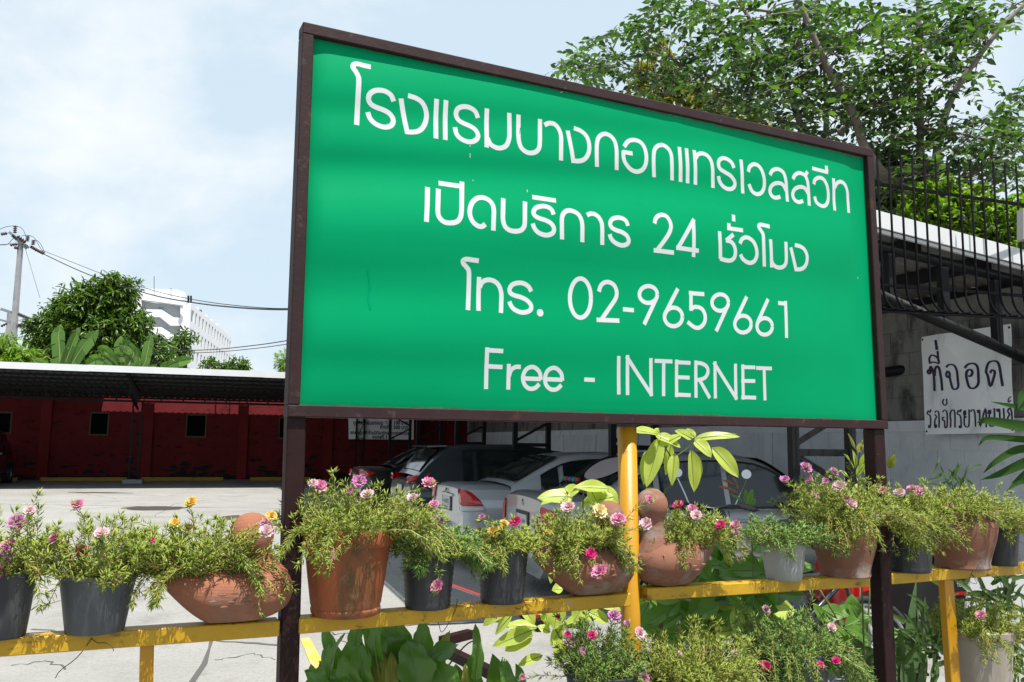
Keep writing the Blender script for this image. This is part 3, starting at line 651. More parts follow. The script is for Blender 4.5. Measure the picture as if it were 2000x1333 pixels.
b_ = MB(); a = FN.at(1655, 556) + FN.n * .25 + Vector((0, 0, -.25)); c = FN.at(2080, 584) + FN.n * .25 + Vector((0, 0, -.25)); b_.bar(a, c, .014, .014); b_.build('rail', BARM, fen)

# ------------------------------------------------------------------ printed banners
FONT_C = {}
def text_mesh(body, size, mt, name, place, parent, bold=0., squeeze=1., width=None):
    """flat print: text as mesh; place(x, y) -> point in the world"""
    cu = bpy.data.curves.new('t', 'FONT'); cu.body = body; cu.size = size; cu.offset = bold; cu.resolution_u = 3
    o = bpy.data.objects.new('t', cu); COL.objects.link(o); bpy.context.view_layer.update()
    me = bpy.data.meshes.new_from_object(o.evaluated_get(bpy.context.evaluated_depsgraph_get()))
    v = np.zeros(len(me.vertices) * 3); me.vertices.foreach_get('co', v); v = v.reshape(-1, 3); fs = [tuple(p.vertices) for p in me.polygons]
    bpy.data.objects.remove(o); bpy.data.curves.remove(cu); bpy.data.meshes.remove(me)
    if not len(v): return
    if width: squeeze = width / (v[:, 0].max() - v[:, 0].min()); v[:, 0] -= v[:, 0].min()
    V = np.array([tuple(place(x * squeeze, y)) for x, y, _ in v])
    return mk(name, V, fs, mt, parent)
BAN = mat('banner_vinyl', (.92, .95, .96), .6, bump=(3, .25, .01), var=(3, .08), stain=[((.40, .40, .38), 4, .56, .7, .5, (1, 1, .5))])
PRP = mat('banner_print_purple', (.045, .015, .085), .6, var=(20, .5))
BP = Plane(WW.pt(0, 0, .18).xy, WW.d)
bc = [BP.at(*p) for p in ((1800, 659), (1975, 633), (1981, 846), (1808, 849))]
ban = thing('banner', 'white banner with purple Thai parking notice hanging under the carport on the right', 'banner', (bc[3] + bc[2]) / 2)
def bpt(u, v):
    p = bc[0].lerp(bc[1], u).lerp(bc[3].lerp(bc[2], u), v)
    return p + BP.n * (.010 * math.sin(u * 7 + v * 3) * (1 - v) + .012 * math.sin(u * 3.1 + v * 9) * math.exp(-v * 3) + .004 * math.sin(u * 11 - v * 6) + .02 * math.exp(-((u - v * .6 - .25) / .06) ** 2) * (1 - v) ** 2)
b_ = MB(); b_.grid(bpt, 40, 40); b_.build('cloth', BAN, ban, smooth=True)
b_ = MB()
for (u, v) in ((.02, .03), (.98, .03), (.02, .97), (.98, .97)): b_.disc(bpt(u, v) + BP.n * .003, .013, BP.d, up_, 10)
b_.build('eyelets', BLK, ban)
def px_on_banner(px, py):        # bilinear inverse in picture space is enough for print
    u = (px - 1800 - (py - 659) * .04) / 175.; u = max(0, min(1, u)); yt = 659 - 26 * u; yb = 849 - 3 * u; return bpt(u, (py - yt) / (yb - yt)) + BP.n * .0035
BT = (1760, 600, .225)
ban_gl = [
 ([[(332, 285), (341, 372)]], .034, 0), ([[(262, 482), (262, 450), (285, 420), (318, 425), (345, 450), (352, 490)], [(255, 492), (300, 480), (352, 494)], [(346, 382), (348, 470)]], .026, 0),
 ([[(252, 545), (238, 565), (250, 582), (266, 570), (262, 540), (272, 520), (290, 560), (298, 640), (300, 732)], [(304, 600), (312, 540), (335, 515), (352, 545), (366, 640), (372, 728)]], .030, 0),
 ([[(412, 525), (440, 502), (480, 505), (505, 545), (515, 620), (522, 690), (500, 715), (470, 705), (450, 640), (440, 600), (425, 612), (412, 590), (424, 560), (442, 575), (444, 610)]], .028, 0),
 ([[(575, 530), (600, 498), (645, 490), (680, 520), (692, 600), (694, 670), (665, 705), (625, 700), (603, 650), (592, 590), (600, 552), (625, 545), (640, 570), (628, 600), (608, 598)]], .030, 0),
 ([[(795, 575), (808, 550), (832, 560), (830, 600), (798, 692), (775, 600), (758, 560), (775, 490), (815, 470), (855, 480), (875, 530), (888, 610), (900, 690)]], .030, 0),
 ([[(388, 800), (376, 830), (395, 855), (415, 840), (413, 798)]], .018, 0), ([[(965, 780), (945, 800), (942, 830), (965, 812)]], .013, 0)]
bt2 = [
 [[(232, 930), (245, 905), (262, 915), (268, 890)], [(232, 930), (262, 945), (268, 1000), (262, 1045), (248, 1045), (252, 1025)]],
 [[(305, 920), (318, 905), (340, 915), (346, 980), (346, 1048)], [(305, 935), (322, 955), (308, 985), (308, 1045), (322, 1040), (318, 1020)]],
 [[(375, 915), (395, 895), (415, 915), (420, 980), (418, 1040), (400, 1045), (395, 990), (380, 985), (378, 960), (395, 960)]],
 [[(450, 1048), (452, 985), (445, 940), (455, 905), (478, 895), (490, 930), (490, 1048)]],
 [[(510, 930), (525, 900), (542, 910), (548, 888)], [(510, 930), (540, 945), (548, 1000), (545, 1045), (530, 1045), (533, 1028)]],
 [[(580, 900), (572, 930), (590, 935), (585, 900), (575, 1000), (590, 1040), (615, 1035), (622, 980), (622, 890)], [(583, 962), (600, 950)]],
 [[(635, 910), (655, 892), (672, 920), (678, 1040)]],
 [[(695, 895), (700, 920), (712, 900), (718, 1040), (760, 880), (768, 1045)]],
 [[(790, 895), (783, 925), (800, 925), (797, 895), (788, 990), (800, 1030), (825, 1030), (832, 960), (830, 880)]],
 [[(850, 885), (858, 910), (870, 890), (878, 1020), (905, 1000), (903, 880)], [(880, 1010), (915, 1030)]],
 [[(935, 960), (950, 935), (935, 905), (955, 880), (968, 930), (970, 1040)], [(935, 960), (940, 1030)]]]
for st, wd, _ in ban_gl + [(s, .0185, 0) for s in bt2]:
    b_ = MB()
    for si, s_ in enumerate(st):
        q = spline([Vector((BT[0] + x * BT[2], BT[1] + y * BT[2], 0)) for x, y in s_], 4) if len(s_) > 2 else [Vector((BT[0] + x * BT[2], BT[1] + y * BT[2], 0)) for x, y in s_]
        wp = wd * 1640 / 9.2 / 2; L_, R_ = [], []; k = len(q)
        for i in range(k):
            t = (q[min(i + 1, k - 1)] - q[max(i - 1, 0)]).normalized(); hz = wp * (.55 + .45 * abs(t.y))
            for lst, sg in ((L_, 1), (R_, -1)): lst.append(px_on_banner(q[i].x - t.y * hz * sg, q[i].y + t.x * hz * sg) + BP.n * (.0003 * si))
        b_.add(L_ + R_, [(i, k + i, k + i + 1, i + 1) for i in range(k - 1)])
    b_.build('letter', PRP, ban)
# price notice on the red wall
nb = thing('notice_board', 'small white board of Thai parking prices on the red wall under the sign', 'notice board', RW.at(745, 858, 2.9))
NP = Plane(RW.pt(0, 0, 2.9).xy, RW.d)
b_ = MB(); cc = [NP.at(*p) for p in ((680, 742), (809, 742), (808, 859), (681, 858))]; b_.prism(cc, -NP.n * .02); b_.build('panel', BAN, nb)
NTX = mat('notice_print', (.02, .02, .05), .7)
for (body, px, py, wpx, hpx) in (('บริการรถประจำลูกค้า', 690, 815, 108, 11), ('บุคคลภายนอกจอด', 690, 829, 58, 11), ('ช.ม. 100 บาท', 752, 829, 45, 11), ('ค้างคืน 500 บาท', 742, 838, 55, 11), ('ยกเว้นลูกค้าร้านมินิมาร์ทและอาหารตามสั่ง', 684, 848, 120, 9.5), ('จอดฟรี 3 ช.ม.', 727, 857, 44, 10)):
    o3 = NP.at(px, py, .006); u1 = NP.at(px + wpx, py, .006); s_ = (u1 - o3).length
    hh = (NP.at(px, py - hpx, .006) - o3).z
    text_mesh(body, hh * .95, NTX, 'lettering', lambda x, y, o3=o3: o3 + NP.d * x + Vector((0, 0, y)), nb, bold=.006, width=s_)
# ------------------------------------------------------------------ white apartment block
APT = mat('white_render', (.78, .80, .83), .8, bump=(2, .2, .02), var=(.4, .06), stain=[((.35, .35, .34), 1.2, .6, .72, .35, (1, 1, .25))])
GREYR = mat('balcony_wall', (.42, .45, .47), .8)
APW = mat('apartment_window', (.10, .10, .12), .3)
BLU = mat('blue_window', (.18, .30, .38), .4)
apt = thing('apartment_building', 'white multi-storey apartment block with rows of tall dark windows beyond the trees', 'building', (W(355, 858, 140).x, 140, 0))
C0 = W(357, 858, 140); C0.z = 0
dR = Vector((-.187, .982, 0)); dL = Vector((-.93, -.37, 0))
nR = Vector((dR.y, -dR.x, 0)); nL = Vector((-dL.y, dL.x, 0)); nL = nL if nL.y < 0 else -nL; nR = nR if nR.x > 0 else -nR
AP = Plane(C0.xy, dR); APL = Plane(C0.xy, dL)
Htop = W(357, 592, 140).z; LR, LL = 50, 13
body = MB(); base = [C0, C0 + dR * LR, C0 + dR * LR + dL * LL, C0 + dL * LL]; body.prism(base, Vector((0, 0, Htop))); 
# right face built as piers and floors with real window recesses
FH = 3.28; nf = int(Htop / FH)
body = MB(); inner = [p - nR * 0 for p in base]
body.prism([C0 - nR * .45 - nL * .05, C0 + dR * LR - nR * .45, C0 + dR * LR + dL * LL, C0 + dL * LL - nL * .05], Vector((0, 0, Htop - .4)))
body.build('core', APW if False else APT, apt)
Zt = Htop
cols = [2.2 + 3.55 * i for i in range(14)]
for f_ in range(nf + 1):                     # floor bands
    z1 = Zt - .95 - FH * f_; z0 = z1 - 2.0
    top = Zt if f_ == 0 else z1 + (FH - 2.0)
    b_ = MB(); b_.box(C0 + dR * (LR / 2) - nR * .25 + Vector((0, 0, (z1 + top) / 2)), (LR, .5, top - z1), (dR, nR, up_)); b_.build('floor_band', APT, apt)
    if z0 < 4: break
    e = 0.
    for i, c in enumerate(cols):
        w2 = 1.25 if i == 0 else .72
        b_ = MB(); b_.box(C0 + dR * ((e + c - w2) / 2) - nR * .25 + Vector((0, 0, (z0 + z1) / 2)), (c - w2 - e, .496, z1 - z0), (dR, nR, up_)); b_.build('pier', APT, apt); e = c + w2
        b_ = MB(); b_.box(C0 + dR * c - nR * .16 + Vector((0, 0, (z0 + z1) / 2)), (2 * w2, .04, z1 - z0), (dR, nR, up_)); b_.build('window', GREYR if i == 0 else APW, apt)
        if i == 0: b_ = MB(); b_.box(C0 + dR * (c - .3) - nR * .12 + Vector((0, 0, z0 + .7)), (.8, .05, 1.4), (dR, nR, up_)); b_.build('door', APW, apt)
    b_ = MB(); b_.box(C0 + dR * ((e + LR) / 2) - nR * .25 + Vector((0, 0, (z0 + z1) / 2)), (LR - e, .496, z1 - z0), (dR, nR, up_)); b_.build('pier', APT, apt)
# left face: recessed stair balconies with stepped parapets
def LF(px, py, o=0.): return APL.at(px, py, o)
b_ = MB(); b_.add([LF(*p, .02) for p in ((277, 588), (354, 600), (354, 720), (277, 720))], [(0, 1, 2, 3)]); b_.build('stair_back_wall', GREYR, apt)
for dy in (0, 34, 68):
    b_ = MB(); b_.prism([LF(*p, .03) for p in ((258, 605 + dy), (277, 606 + dy), (316, 607 + dy), (339, 622 + dy), (355, 623 + dy), (355, 638 + dy), (333, 638 + dy), (312, 621 + dy), (277, 621 + dy), (258, 620 + dy))], APL.n * 1.2); b_.build('stair_parapet', APT, apt)
b_ = MB(); b_.prism([LF(*p, .03) for p in ((277, 577), (358, 590), (358, 599), (277, 588))], APL.n * 1.3); b_.build('cornice', APT, apt)
b_ = MB(); b_.prism([LF(*p, .03) for p in ((352, 596), (359, 597), (359, 740), (352, 740))], APL.n * 1.1); b_.build('corner_pier', APT, apt)
b_ = MB(); b_.prism([LF(*p, .03) for p in ((236, 574), (277, 578), (277, 740), (236, 740))], APL.n * 1.1); b_.build('side_wing', APT, apt)
b_ = MB(); b_.prism([LF(*p, -4) for p in ((244, 563), (345, 566), (362, 572), (362, 600), (244, 600))], -APL.n * 8); b_.build('roof_house', APT, apt)
b_ = MB(); b_.prism([LF(*p, .05) for p in ((310, 600), (319, 601), (319, 608), (310, 608))], APL.n * .05); b_.build('window', BLU, apt)
for px, py in ((334, 563), (301, 540)): MB().tube([LF(px, py, -2), LF(px, 585, -2)], .05, 4).build('roof_antenna', BLK, apt)
for px in (366, 378, 392, 398, 410, 420, 431): 
    q = AP.at(px, 600); q.z = Zt; b_ = MB(); b_.box(q - nR * .6 + Vector((0, 0, .35)), (.5, .5, .7)); b_.build('roof_vent', APT if px != 398 else APW, apt)

# ------------------------------------------------------------------ power poles and cables
CP = mat('pole_concrete', (.34, .345, .36), .8, bump=(15, .4), var=(2, .2), stain=[((.15, .15, .16), 2, .55, .7, .6, (1, 1, .3))])
INS = mat('insulator_brown', (.045, .02, .025), .3)
GAL = mat('galvanised_steel', (.25, .28, .29), .5, metal=.3)
CBL = mat('cable_black', (.025, .025, .028), .6)
PD = 50.
pole = thing('power_pole', 'tall square concrete power pole with insulators at the far left', 'power pole', W(18, 858, PD))
pole.location.z = 0
def WP(x, y, d=0): return W(x, y, PD + d)
def insul(a, b, n, parent, r=.16):
    a, b = Vector(a), Vector(b); L_ = (b - a).length; Z = (b - a).normalized(); X = Z.orthogonal().normalized(); Y = Z.cross(X); pr_ = [(.04, 0)]
    for i in range(n): h = L_ * (i + .5) / n; pr_ += [(.05, h - L_ / n * .3), (r, h - .02), (r * .8, h + L_ / n * .15), (.05, h + L_ / n * .3)]
    pr_.append((.04, L_)); MB().lathe(pr_, a, 8, ax=(X, Y, Z)).build('insulator', INS, parent, smooth=True)
top, bot = WP(41, 470), WP(18, 760); bot = top + (bot - top) * (top.z / (top.z - bot.z)); 
b_ = MB(); X, Y = Vector((1, 0, 0)), Vector((0, 1, 0))
vs = [p + X * (i * w_) + Y * (j * w_) for p, w_ in ((bot, .19), (top, .11)) for (i, j) in ((-1, -1), (1, -1), (1, 1), (-1, 1))]
b_.add(vs, [(3, 2, 1, 0), (4, 5, 6, 7), (0, 1, 5, 4), (1, 2, 6, 5), (2, 3, 7, 6), (3, 0, 4, 7)]); b_.build('shaft', CP, pole)
for (p, q) in (((18, 454), (56, 484)), ((24, 461), (52, 486))): MB().bar(WP(*p), WP(*q), .1, .14).build('crossarm', GAL, pole)
MB().bar(WP(2, 604, .4), WP(55, 622, .4), .12, .16).build('crossarm', GAL, pole); MB().bar(WP(-4, 624, .3), WP(42, 636, .3), .1, .12).build('crossarm', GAL, pole)
for (p, q, n_, r_) in (((29, 456), (30, 441), 4, .13), ((53, 472), (55, 461), 4, .13), ((64, 479), (66, 469), 4, .13), ((2, 458), (14, 456), 3, .11), ((20, 479), (34, 477), 3, .11), ((28, 484), (36, 485), 2, .11), ((34, 462), (50, 474), 4, .12), ((60, 482), (72, 489), 4, .11), ((70, 488), (86, 496), 5, .11), ((35, 613), (56, 622), 6, .10), ((2, 638), (14, 632), 3, .09), ((34, 640), (42, 632), 1, .12), ((40, 642), (49, 633), 1, .12)):
    insul(WP(*p, -.2), WP(*q, -.2), n_, pole, r_)
for pts in (((0, 448), (14, 443), (30, 442), (42, 446), (48, 455), (52, 468)), ((42, 461), (56, 460), (68, 466), (76, 480), (86, 495)), ((62, 470), (72, 470), (80, 478), (88, 495)), ((0, 479), (14, 478), (24, 468), (28, 466))):
    MB().tube(spline([WP(*p) for p in pts], 4), .018, 5).build('jumper_wire', CBL, pole)
MB().tube([WP(50, 488), WP(78, 582)], .012, 4).build('stay_wire', CBL, pole)
pole2 = thing('power_pole', 'shorter grey power pole half hidden behind the tall concrete one', 'power pole', W(16, 858, 62)); pole2.location.z = 0
a = W(20, 612, 62); MB().bar(Vector((a.x, a.y, 0)), a, .3, .3, up=(0, 1, 0)).build('shaft', CP, pole2); MB().bar(W(0, 652, 62), W(34, 656, 62), .12, .12).build('crossarm', GAL, pole2)
def cable(pts, r, label):
    P = spline([W(*p) for p in pts], 8); o = MB().tube(P, r, 5).build('cable', CBL, label=label, cat='cable', group='overhead power cables'); return o
cable([(84, 496, 50), (150, 527, 46), (215, 552, 42), (300, 577, 38), (368, 590, 35), (450, 600, 31), (565, 605, 27), (760, 590, 20)], .028, 'thick upper power cable sagging from the pole to behind the green sign')
cable([(82, 489, 50), (150, 516, 46), (215, 541, 42), (300, 568, 38), (370, 584, 35), (450, 596, 31), (565, 603, 27), (760, 586, 20)], .016, 'thin upper power cable sagging just above the thick one')
cable([(44, 622, 50), (110, 650, 47), (180, 672, 44), (300, 684, 38), (400, 684, 34), (480, 677, 31), (570, 664, 27), (760, 625, 20)], .018, 'lower power cable rising to the green sign past the apartment block')
cable([(44, 626, 50), (110, 656, 47), (180, 679, 44), (300, 690, 38), (400, 689, 34), (480, 683, 31), (570, 671, 27), (760, 634, 20)], .014, 'lowest thin power cable passing in front of the apartment block')
cable([(-30, 480, 52), (24, 477, 50)], .016, 'short power cable entering from the left at the pole top')
cable([(-30, 611, 52), (4, 606, 50.4)], .016, 'short power cable entering from the left at the lower crossarm')
for px in (368, 373):
    o = MB().bar(W(px, 578, 35), W(px, 592, 35), .06, .06, up=(0, 1, 0)).build('cable_spacer', BLK, label='small dark spacer clipped to the upper cables, %s of the two' % ('left' if px == 368 else 'right'), cat='cable spacer')

# ------------------------------------------------------------------ leaves
def leafcloud(tv, tf, P, D, U, S):
    """instances of a leaf template: base at origin, length along +x, face normal +z"""
    P, D, U, S = (np.asarray(q, dtype=float) for q in (P, D, U, S))
    D = D / np.linalg.norm(D, axis=1)[:, None]; Y = np.cross(U, D); Y /= (np.linalg.norm(Y, axis=1)[:, None] + 1e-9); Z = np.cross(D, Y)
    tv = np.asarray(tv, dtype=float)
    if S.ndim == 1: S = np.stack([S, S, S], 1)
    V = P[:, None, :] + (tv[None, :, 0:1] * S[:, None, 0:1]) * D[:, None, :] + (tv[None, :, 1:2] * S[:, None, 1:2]) * Y[:, None, :] + (tv[None, :, 2:3] * S[:, None, 2:3]) * Z[:, None, :]
    n = len(P); k = len(tv); tf = np.asarray(tf)
    Fc = tf[None] + (np.arange(n) * k)[:, None, None]
    return V.reshape(-1, 3), Fc.reshape(-1, tf.shape[1])
LEAF_V = [(0, 0, 0), (.28, .23, .05), (.28, -.23, .05), (.62, .20, .03), (.62, -.20, .03), (1, 0, -.12), (.45, 0, 0)]
LEAF_F = [(0, 6, 1), (0, 2, 6), (6, 3, 1), (6, 2, 4), (6, 5, 3), (6, 4, 5)]
LEAF_F = [(0, 2, 6), (0, 6, 1), (1, 6, 3), (2, 4, 6), (6, 5, 3), (6, 4, 5)]
LONG_V = [(0, 0, 0), (.4, .10, .03), (.4, -.10, .03), (1, 0, -.25)]
LONG_F = [(0, 2, 1), (1, 2, 3)]
rng = np.random.default_rng(7)
def rdirs(n, flat=.6):
    d = rng.normal(size=(n, 3)); d[:, 2] *= flat; return d / np.linalg.norm(d, axis=1)[:, None]
GLf = mat('tree_leaf', (.034, .080, .018), .42, spec=.5, island=[(.11, .19, .03), (.014, .04, .014)], trans=((1.6, 2.0, .6), .35))
GMg = mat('mango_leaf', (.075, .15, .02), .4, spec=.45, island=[(.16, .24, .03), (.03, .07, .015)], trans=((1.5, 1.9, .5), .3))
GHd = mat('bright_leaf', (.16, .30, .03), .4, spec=.4, island=[(.32, .44, .05), (.07, .16, .02)], trans=((1.5, 1.7, .5), .4))
GYl = mat('yellow_leaf', (.22, .24, .02), .5, island=[(.33, .30, .02), (.08, .14, .02)], trans=((1.4, 1.4, .4), .4))
BRK = mat('tree_bark', (.24, .20, .17), .9, bump=(20, .8, .02), var=(5, .4))
BRKD = mat('bark_dark', (.05, .04, .032), .9, bump=(20, .8, .02), var=(5, .4))

def clump_tree(name, label, blobs, depth, n_tw, per, ls, mt, tmpl, trunk, group=None, droop=.35, seed=1, dthk=.8, cat='tree', bark=BRKD):
    """blobs: (px, py, rpx) crown lobes; twigs with whorls of leaves spread through the lobes' volume"""
    global rng
    rng = np.random.default_rng(seed)
    t = thing(name, label, cat, W(trunk[0][0], 860, depth), group); t.location.z = 0
    P_, D_, U_, S_ = [], [], [], []
    w_ = np.array([b[2] ** 2 for b in blobs], float); w_ /= w_.sum(); ptw = []
    sc = depth / 1640
    for k in rng.choice(len(blobs), n_tw, p=w_):
        px, py, r = blobs[k]; c = np.array(W(px, py, depth)); d = rng.normal(size=3); d /= np.linalg.norm(d)
        rad = r * sc * (.35 + .68 * rng.random() ** .45) * (1 + .14 * math.sin(d[0] * 9 + k) * math.cos(d[2] * 8 + k * 2)); p = c + d * rad * np.array([1, dthk, 1])
        ptw.append(p); dirn = d * .7 + rng.normal(size=3) * .5; dirn /= np.linalg.norm(dirn)
        m_ = rng.integers(max(2, per - 3), per + 4)
        ld = dirn[None] * .7 + rdirs(m_, .8) * 1.; ld[:, 2] -= droop
        P_.append(p + dirn[None] * (rng.random((m_, 1)) * ls * 1.3)); D_.append(ld)
        u = rdirs(m_, .7); u[:, 2] = np.abs(u[:, 2]) + .9; U_.append(u); S_.append(ls * (.65 + .6 * rng.random(m_)))
    V, Fc = leafcloud(tmpl[0], tmpl[1], np.concatenate(P_), np.concatenate(D_), np.concatenate(U_), np.concatenate(S_))
    mk('crown', V, Fc, mt, t)
    b_ = MB(); pts = [W(x, y, depth) for x, y in trunk]; base = Vector((pts[0].x, pts[0].y, 0)); 
    if pts[0].z > .5: pts = [base] + pts
    r0 = trunk_r = .012 * depth * .6
    b_.tube(spline(pts, 3), [r0 * (1 - .5 * i / (len(pts) * 3)) for i in range(len(spline(pts, 3)))], 8)
    for (px, py, r) in blobs[:16]:
        a = pts[-1]; c = W(px, py, depth); mid = a.lerp(c, .5) + Vector((rng.uniform(-.2, .2), rng.uniform(-.3, .3), -.1 * r * sc)); q = spline([a, mid, c, c + (c - mid) * .3], 3)
        b_.tube(q, [r0 * .5 * (1 - .85 * i / (len(q) - 1)) for i in range(len(q))], 5)
    for p in ptw[::12]:
        k = min(range(len(blobs)), key=lambda i: (np.array(W(blobs[i][0], blobs[i][1], depth)) - p).dot(np.array(W(blobs[i][0], blobs[i][1], depth)) - p)); c = W(blobs[k][0], blobs[k][1], depth)
        b_.tube([c, (c + Vector(p)) / 2 + Vector((0, 0, -.03)), Vector(p)], [r0 * .12, r0 * .08, r0 * .03], 3, cap=False)
    b_.build('trunk', bark, t, smooth=True); return t
MT = ([(0, 0, 0), (.3, .13, .04), (.3, -.13, .04), (.7, .11, 0), (.7, -.11, 0), (1, 0, -.22), (.45, 0, -.01)], LEAF_F); LT = (LEAF_V, LEAF_F); GT = (LONG_V, LONG_F)
clump_tree('mango_tree', 'big dark green mango tree in front of the white apartment block', [(155, 610, 42), (115, 630, 34), (205, 590, 42), (235, 570, 26), (90, 655, 26), (140, 660, 45), (200, 650, 50), (255, 640, 34), (262, 678, 32), (308, 692, 26), (230, 700, 45), (160, 700, 45), (85, 690, 24), (72, 640, 12), (76, 700, 18)], 42, 2300, 10, .36, GMg, MT, [(205, 760), (205, 715), (200, 680)], seed=11)
clump_tree('mango_tree', 'small leafy branch tips of a tree in front of the apartment corner', [(362, 668, 13), (350, 676, 8)], 44, 60, 9, .34, GMg, MT, [(358, 740), (350, 690)], seed=12)
clump_tree('mango_tree', 'low round treetop just above the carport roof right of the apartments', [(460, 722, 14), (440, 726, 12), (412, 725, 12), (478, 726, 10)], 44, 190, 9, .30, GMg, MT, [(450, 745), (450, 735)], seed=13)
clump_tree('feathery_tree', 'pale feathery treetop peeping out beside the left frame of the sign', [(560, 705, 18), (552, 715, 12), (570, 720, 20)], 44, 170, 12, .2, GHd, GT, [(575, 750), (566, 720)], seed=14)
clump_tree('feathery_tree', 'pale green feathery tree at the far left edge above the carport', [(5, 690, 22), (30, 708, 18), (-20, 700, 25), (60, 712, 14), (48, 700, 12)], 38, 420, 12, .34, GHd, GT, [(10, 760), (10, 715)], seed=15)

# banana plants
BANL = mat('banana_leaf', (.13, .25, .06), .42, spec=.4, island=[(.12, .22, .05), (.06, .13, .03)], trans=((1.4, 1.7, .5), .4), bump=(12, .2))
BANM = mat('banana_midrib', (.25, .34, .12), .5)
def banana_leaf(parent, pts, wpx, depth, fold=.5, side=0.):
    """pts: px path of the midrib from base to tip"""
    P = spline([W(x, y, depth + side * i) for i, (x, y) in enumerate(pts)], 7); k = len(P); sc = depth / 1640; b_ = MB(); rdm = random.Random(int(pts[0][0] * 7 + pts[-1][1]))
    for sgn in (-1, 1):
        i = 0
        while i < k - 1:                      # the blade is torn into strips that share the midrib
            n_ = rdm.randint(3, 7); j = min(k - 1, i + n_); L_, M_ = [], []; sag = rdm.uniform(-.05, .25)
            for q in range(i, j + 1):
                t = q / (k - 1); T = (P[min(q + 1, k - 1)] - P[max(q - 1, 0)]).normalized(); V_ = Vector((0, -1, 0)); N = T.cross(V_).normalized()
                wd = wpx * sc * .5 * min(1, (t * 5 + .05)) * min(1, ((1 - t) * 4.5) ** .6 + .02); gap = .0 if (q not in (i, j)) else .012
                e = P[q] + N * (sgn * wd) + Vector((0, -1, 0)) * (wd * fold) + Vector((0, 0, -1)) * wd * (sag + .25)
                if q == j and j < k - 1: e -= T * .04
                M_.append(P[q]); L_.append(e)
            n2 = len(M_); b_.add(M_ + [m_.lerp(l_, .5) + Vector((0, -.1 * fold, .06)) * (wpx * sc * .5) for m_, l_ in zip(M_, L_)] + L_, [(a, a + 1, n2 + a + 1, n2 + a) for a in range(n2 - 1)] + [(n2 + a, n2 + a + 1, 2 * n2 + a + 1, 2 * n2 + a) for a in range(n2 - 1)])
            i = j
    o = b_.build('leaf', BANL, parent, smooth=True); MB().tube([p + Vector((0, -.01, 0)) for p in P], [.035 * (1 - .8 * i / k) for i in range(k)], 5).build('midrib', BANM, parent)
for (lb, bx, lvs) in (
 ('banana plant with two upright leaves and one arched torn leaf, left of the mango tree', 124, [([(118, 720), (117, 690), (115, 655), (119, 634)], 27, .2), ([(125, 725), (130, 705), (143, 670), (155, 640)], 20, .6), ([(132, 730), (148, 700), (170, 668), (193, 645)], 26, .3), ([(108, 730), (92, 712), (66, 704)], 16, .6)]),
 ('banana plant with fanned drooping torn leaves under the mango tree', 240, [([(240, 730), (238, 700), (238, 675), (236, 657)], 26, .3), ([(245, 725), (262, 690), (250, 672), (232, 672)], 22, .5), ([(250, 735), (272, 715), (268, 690), (245, 675), (238, 673)], 22, .5), ([(235, 730), (222, 700), (205, 682), (196, 688)], 24, .5), ([(238, 735), (215, 705), (190, 700), (168, 712)], 24, .6), ([(262, 735), (282, 712), (290, 680), (296, 652)], 20, .4), ([(245, 732), (255, 705), (238, 695), (222, 702)], 18, .5)]),
 ('banana plant with one long bright leaf lying to the right above the roof', 316, [([(312, 722), (330, 712), (352, 704), (379, 701)], 22, .5), ([(312, 726), (300, 716), (286, 722)], 10, .4)])):
    t = thing('banana_plant', lb, 'banana plant', (W(bx, 860, 37).x, 37, 0), 'banana plants behind the red wall')
    MB().tube([Vector((W(bx, 860, 37).x, 37, 0)), W(bx, 730, 37)], [.16, .09], 8).build('stem', BANM, t, smooth=True)
    for (pts, wd, fo) in lvs: banana_leaf(t, pts, wd, 36.6 + .3 * (len(pts) % 3), fo)

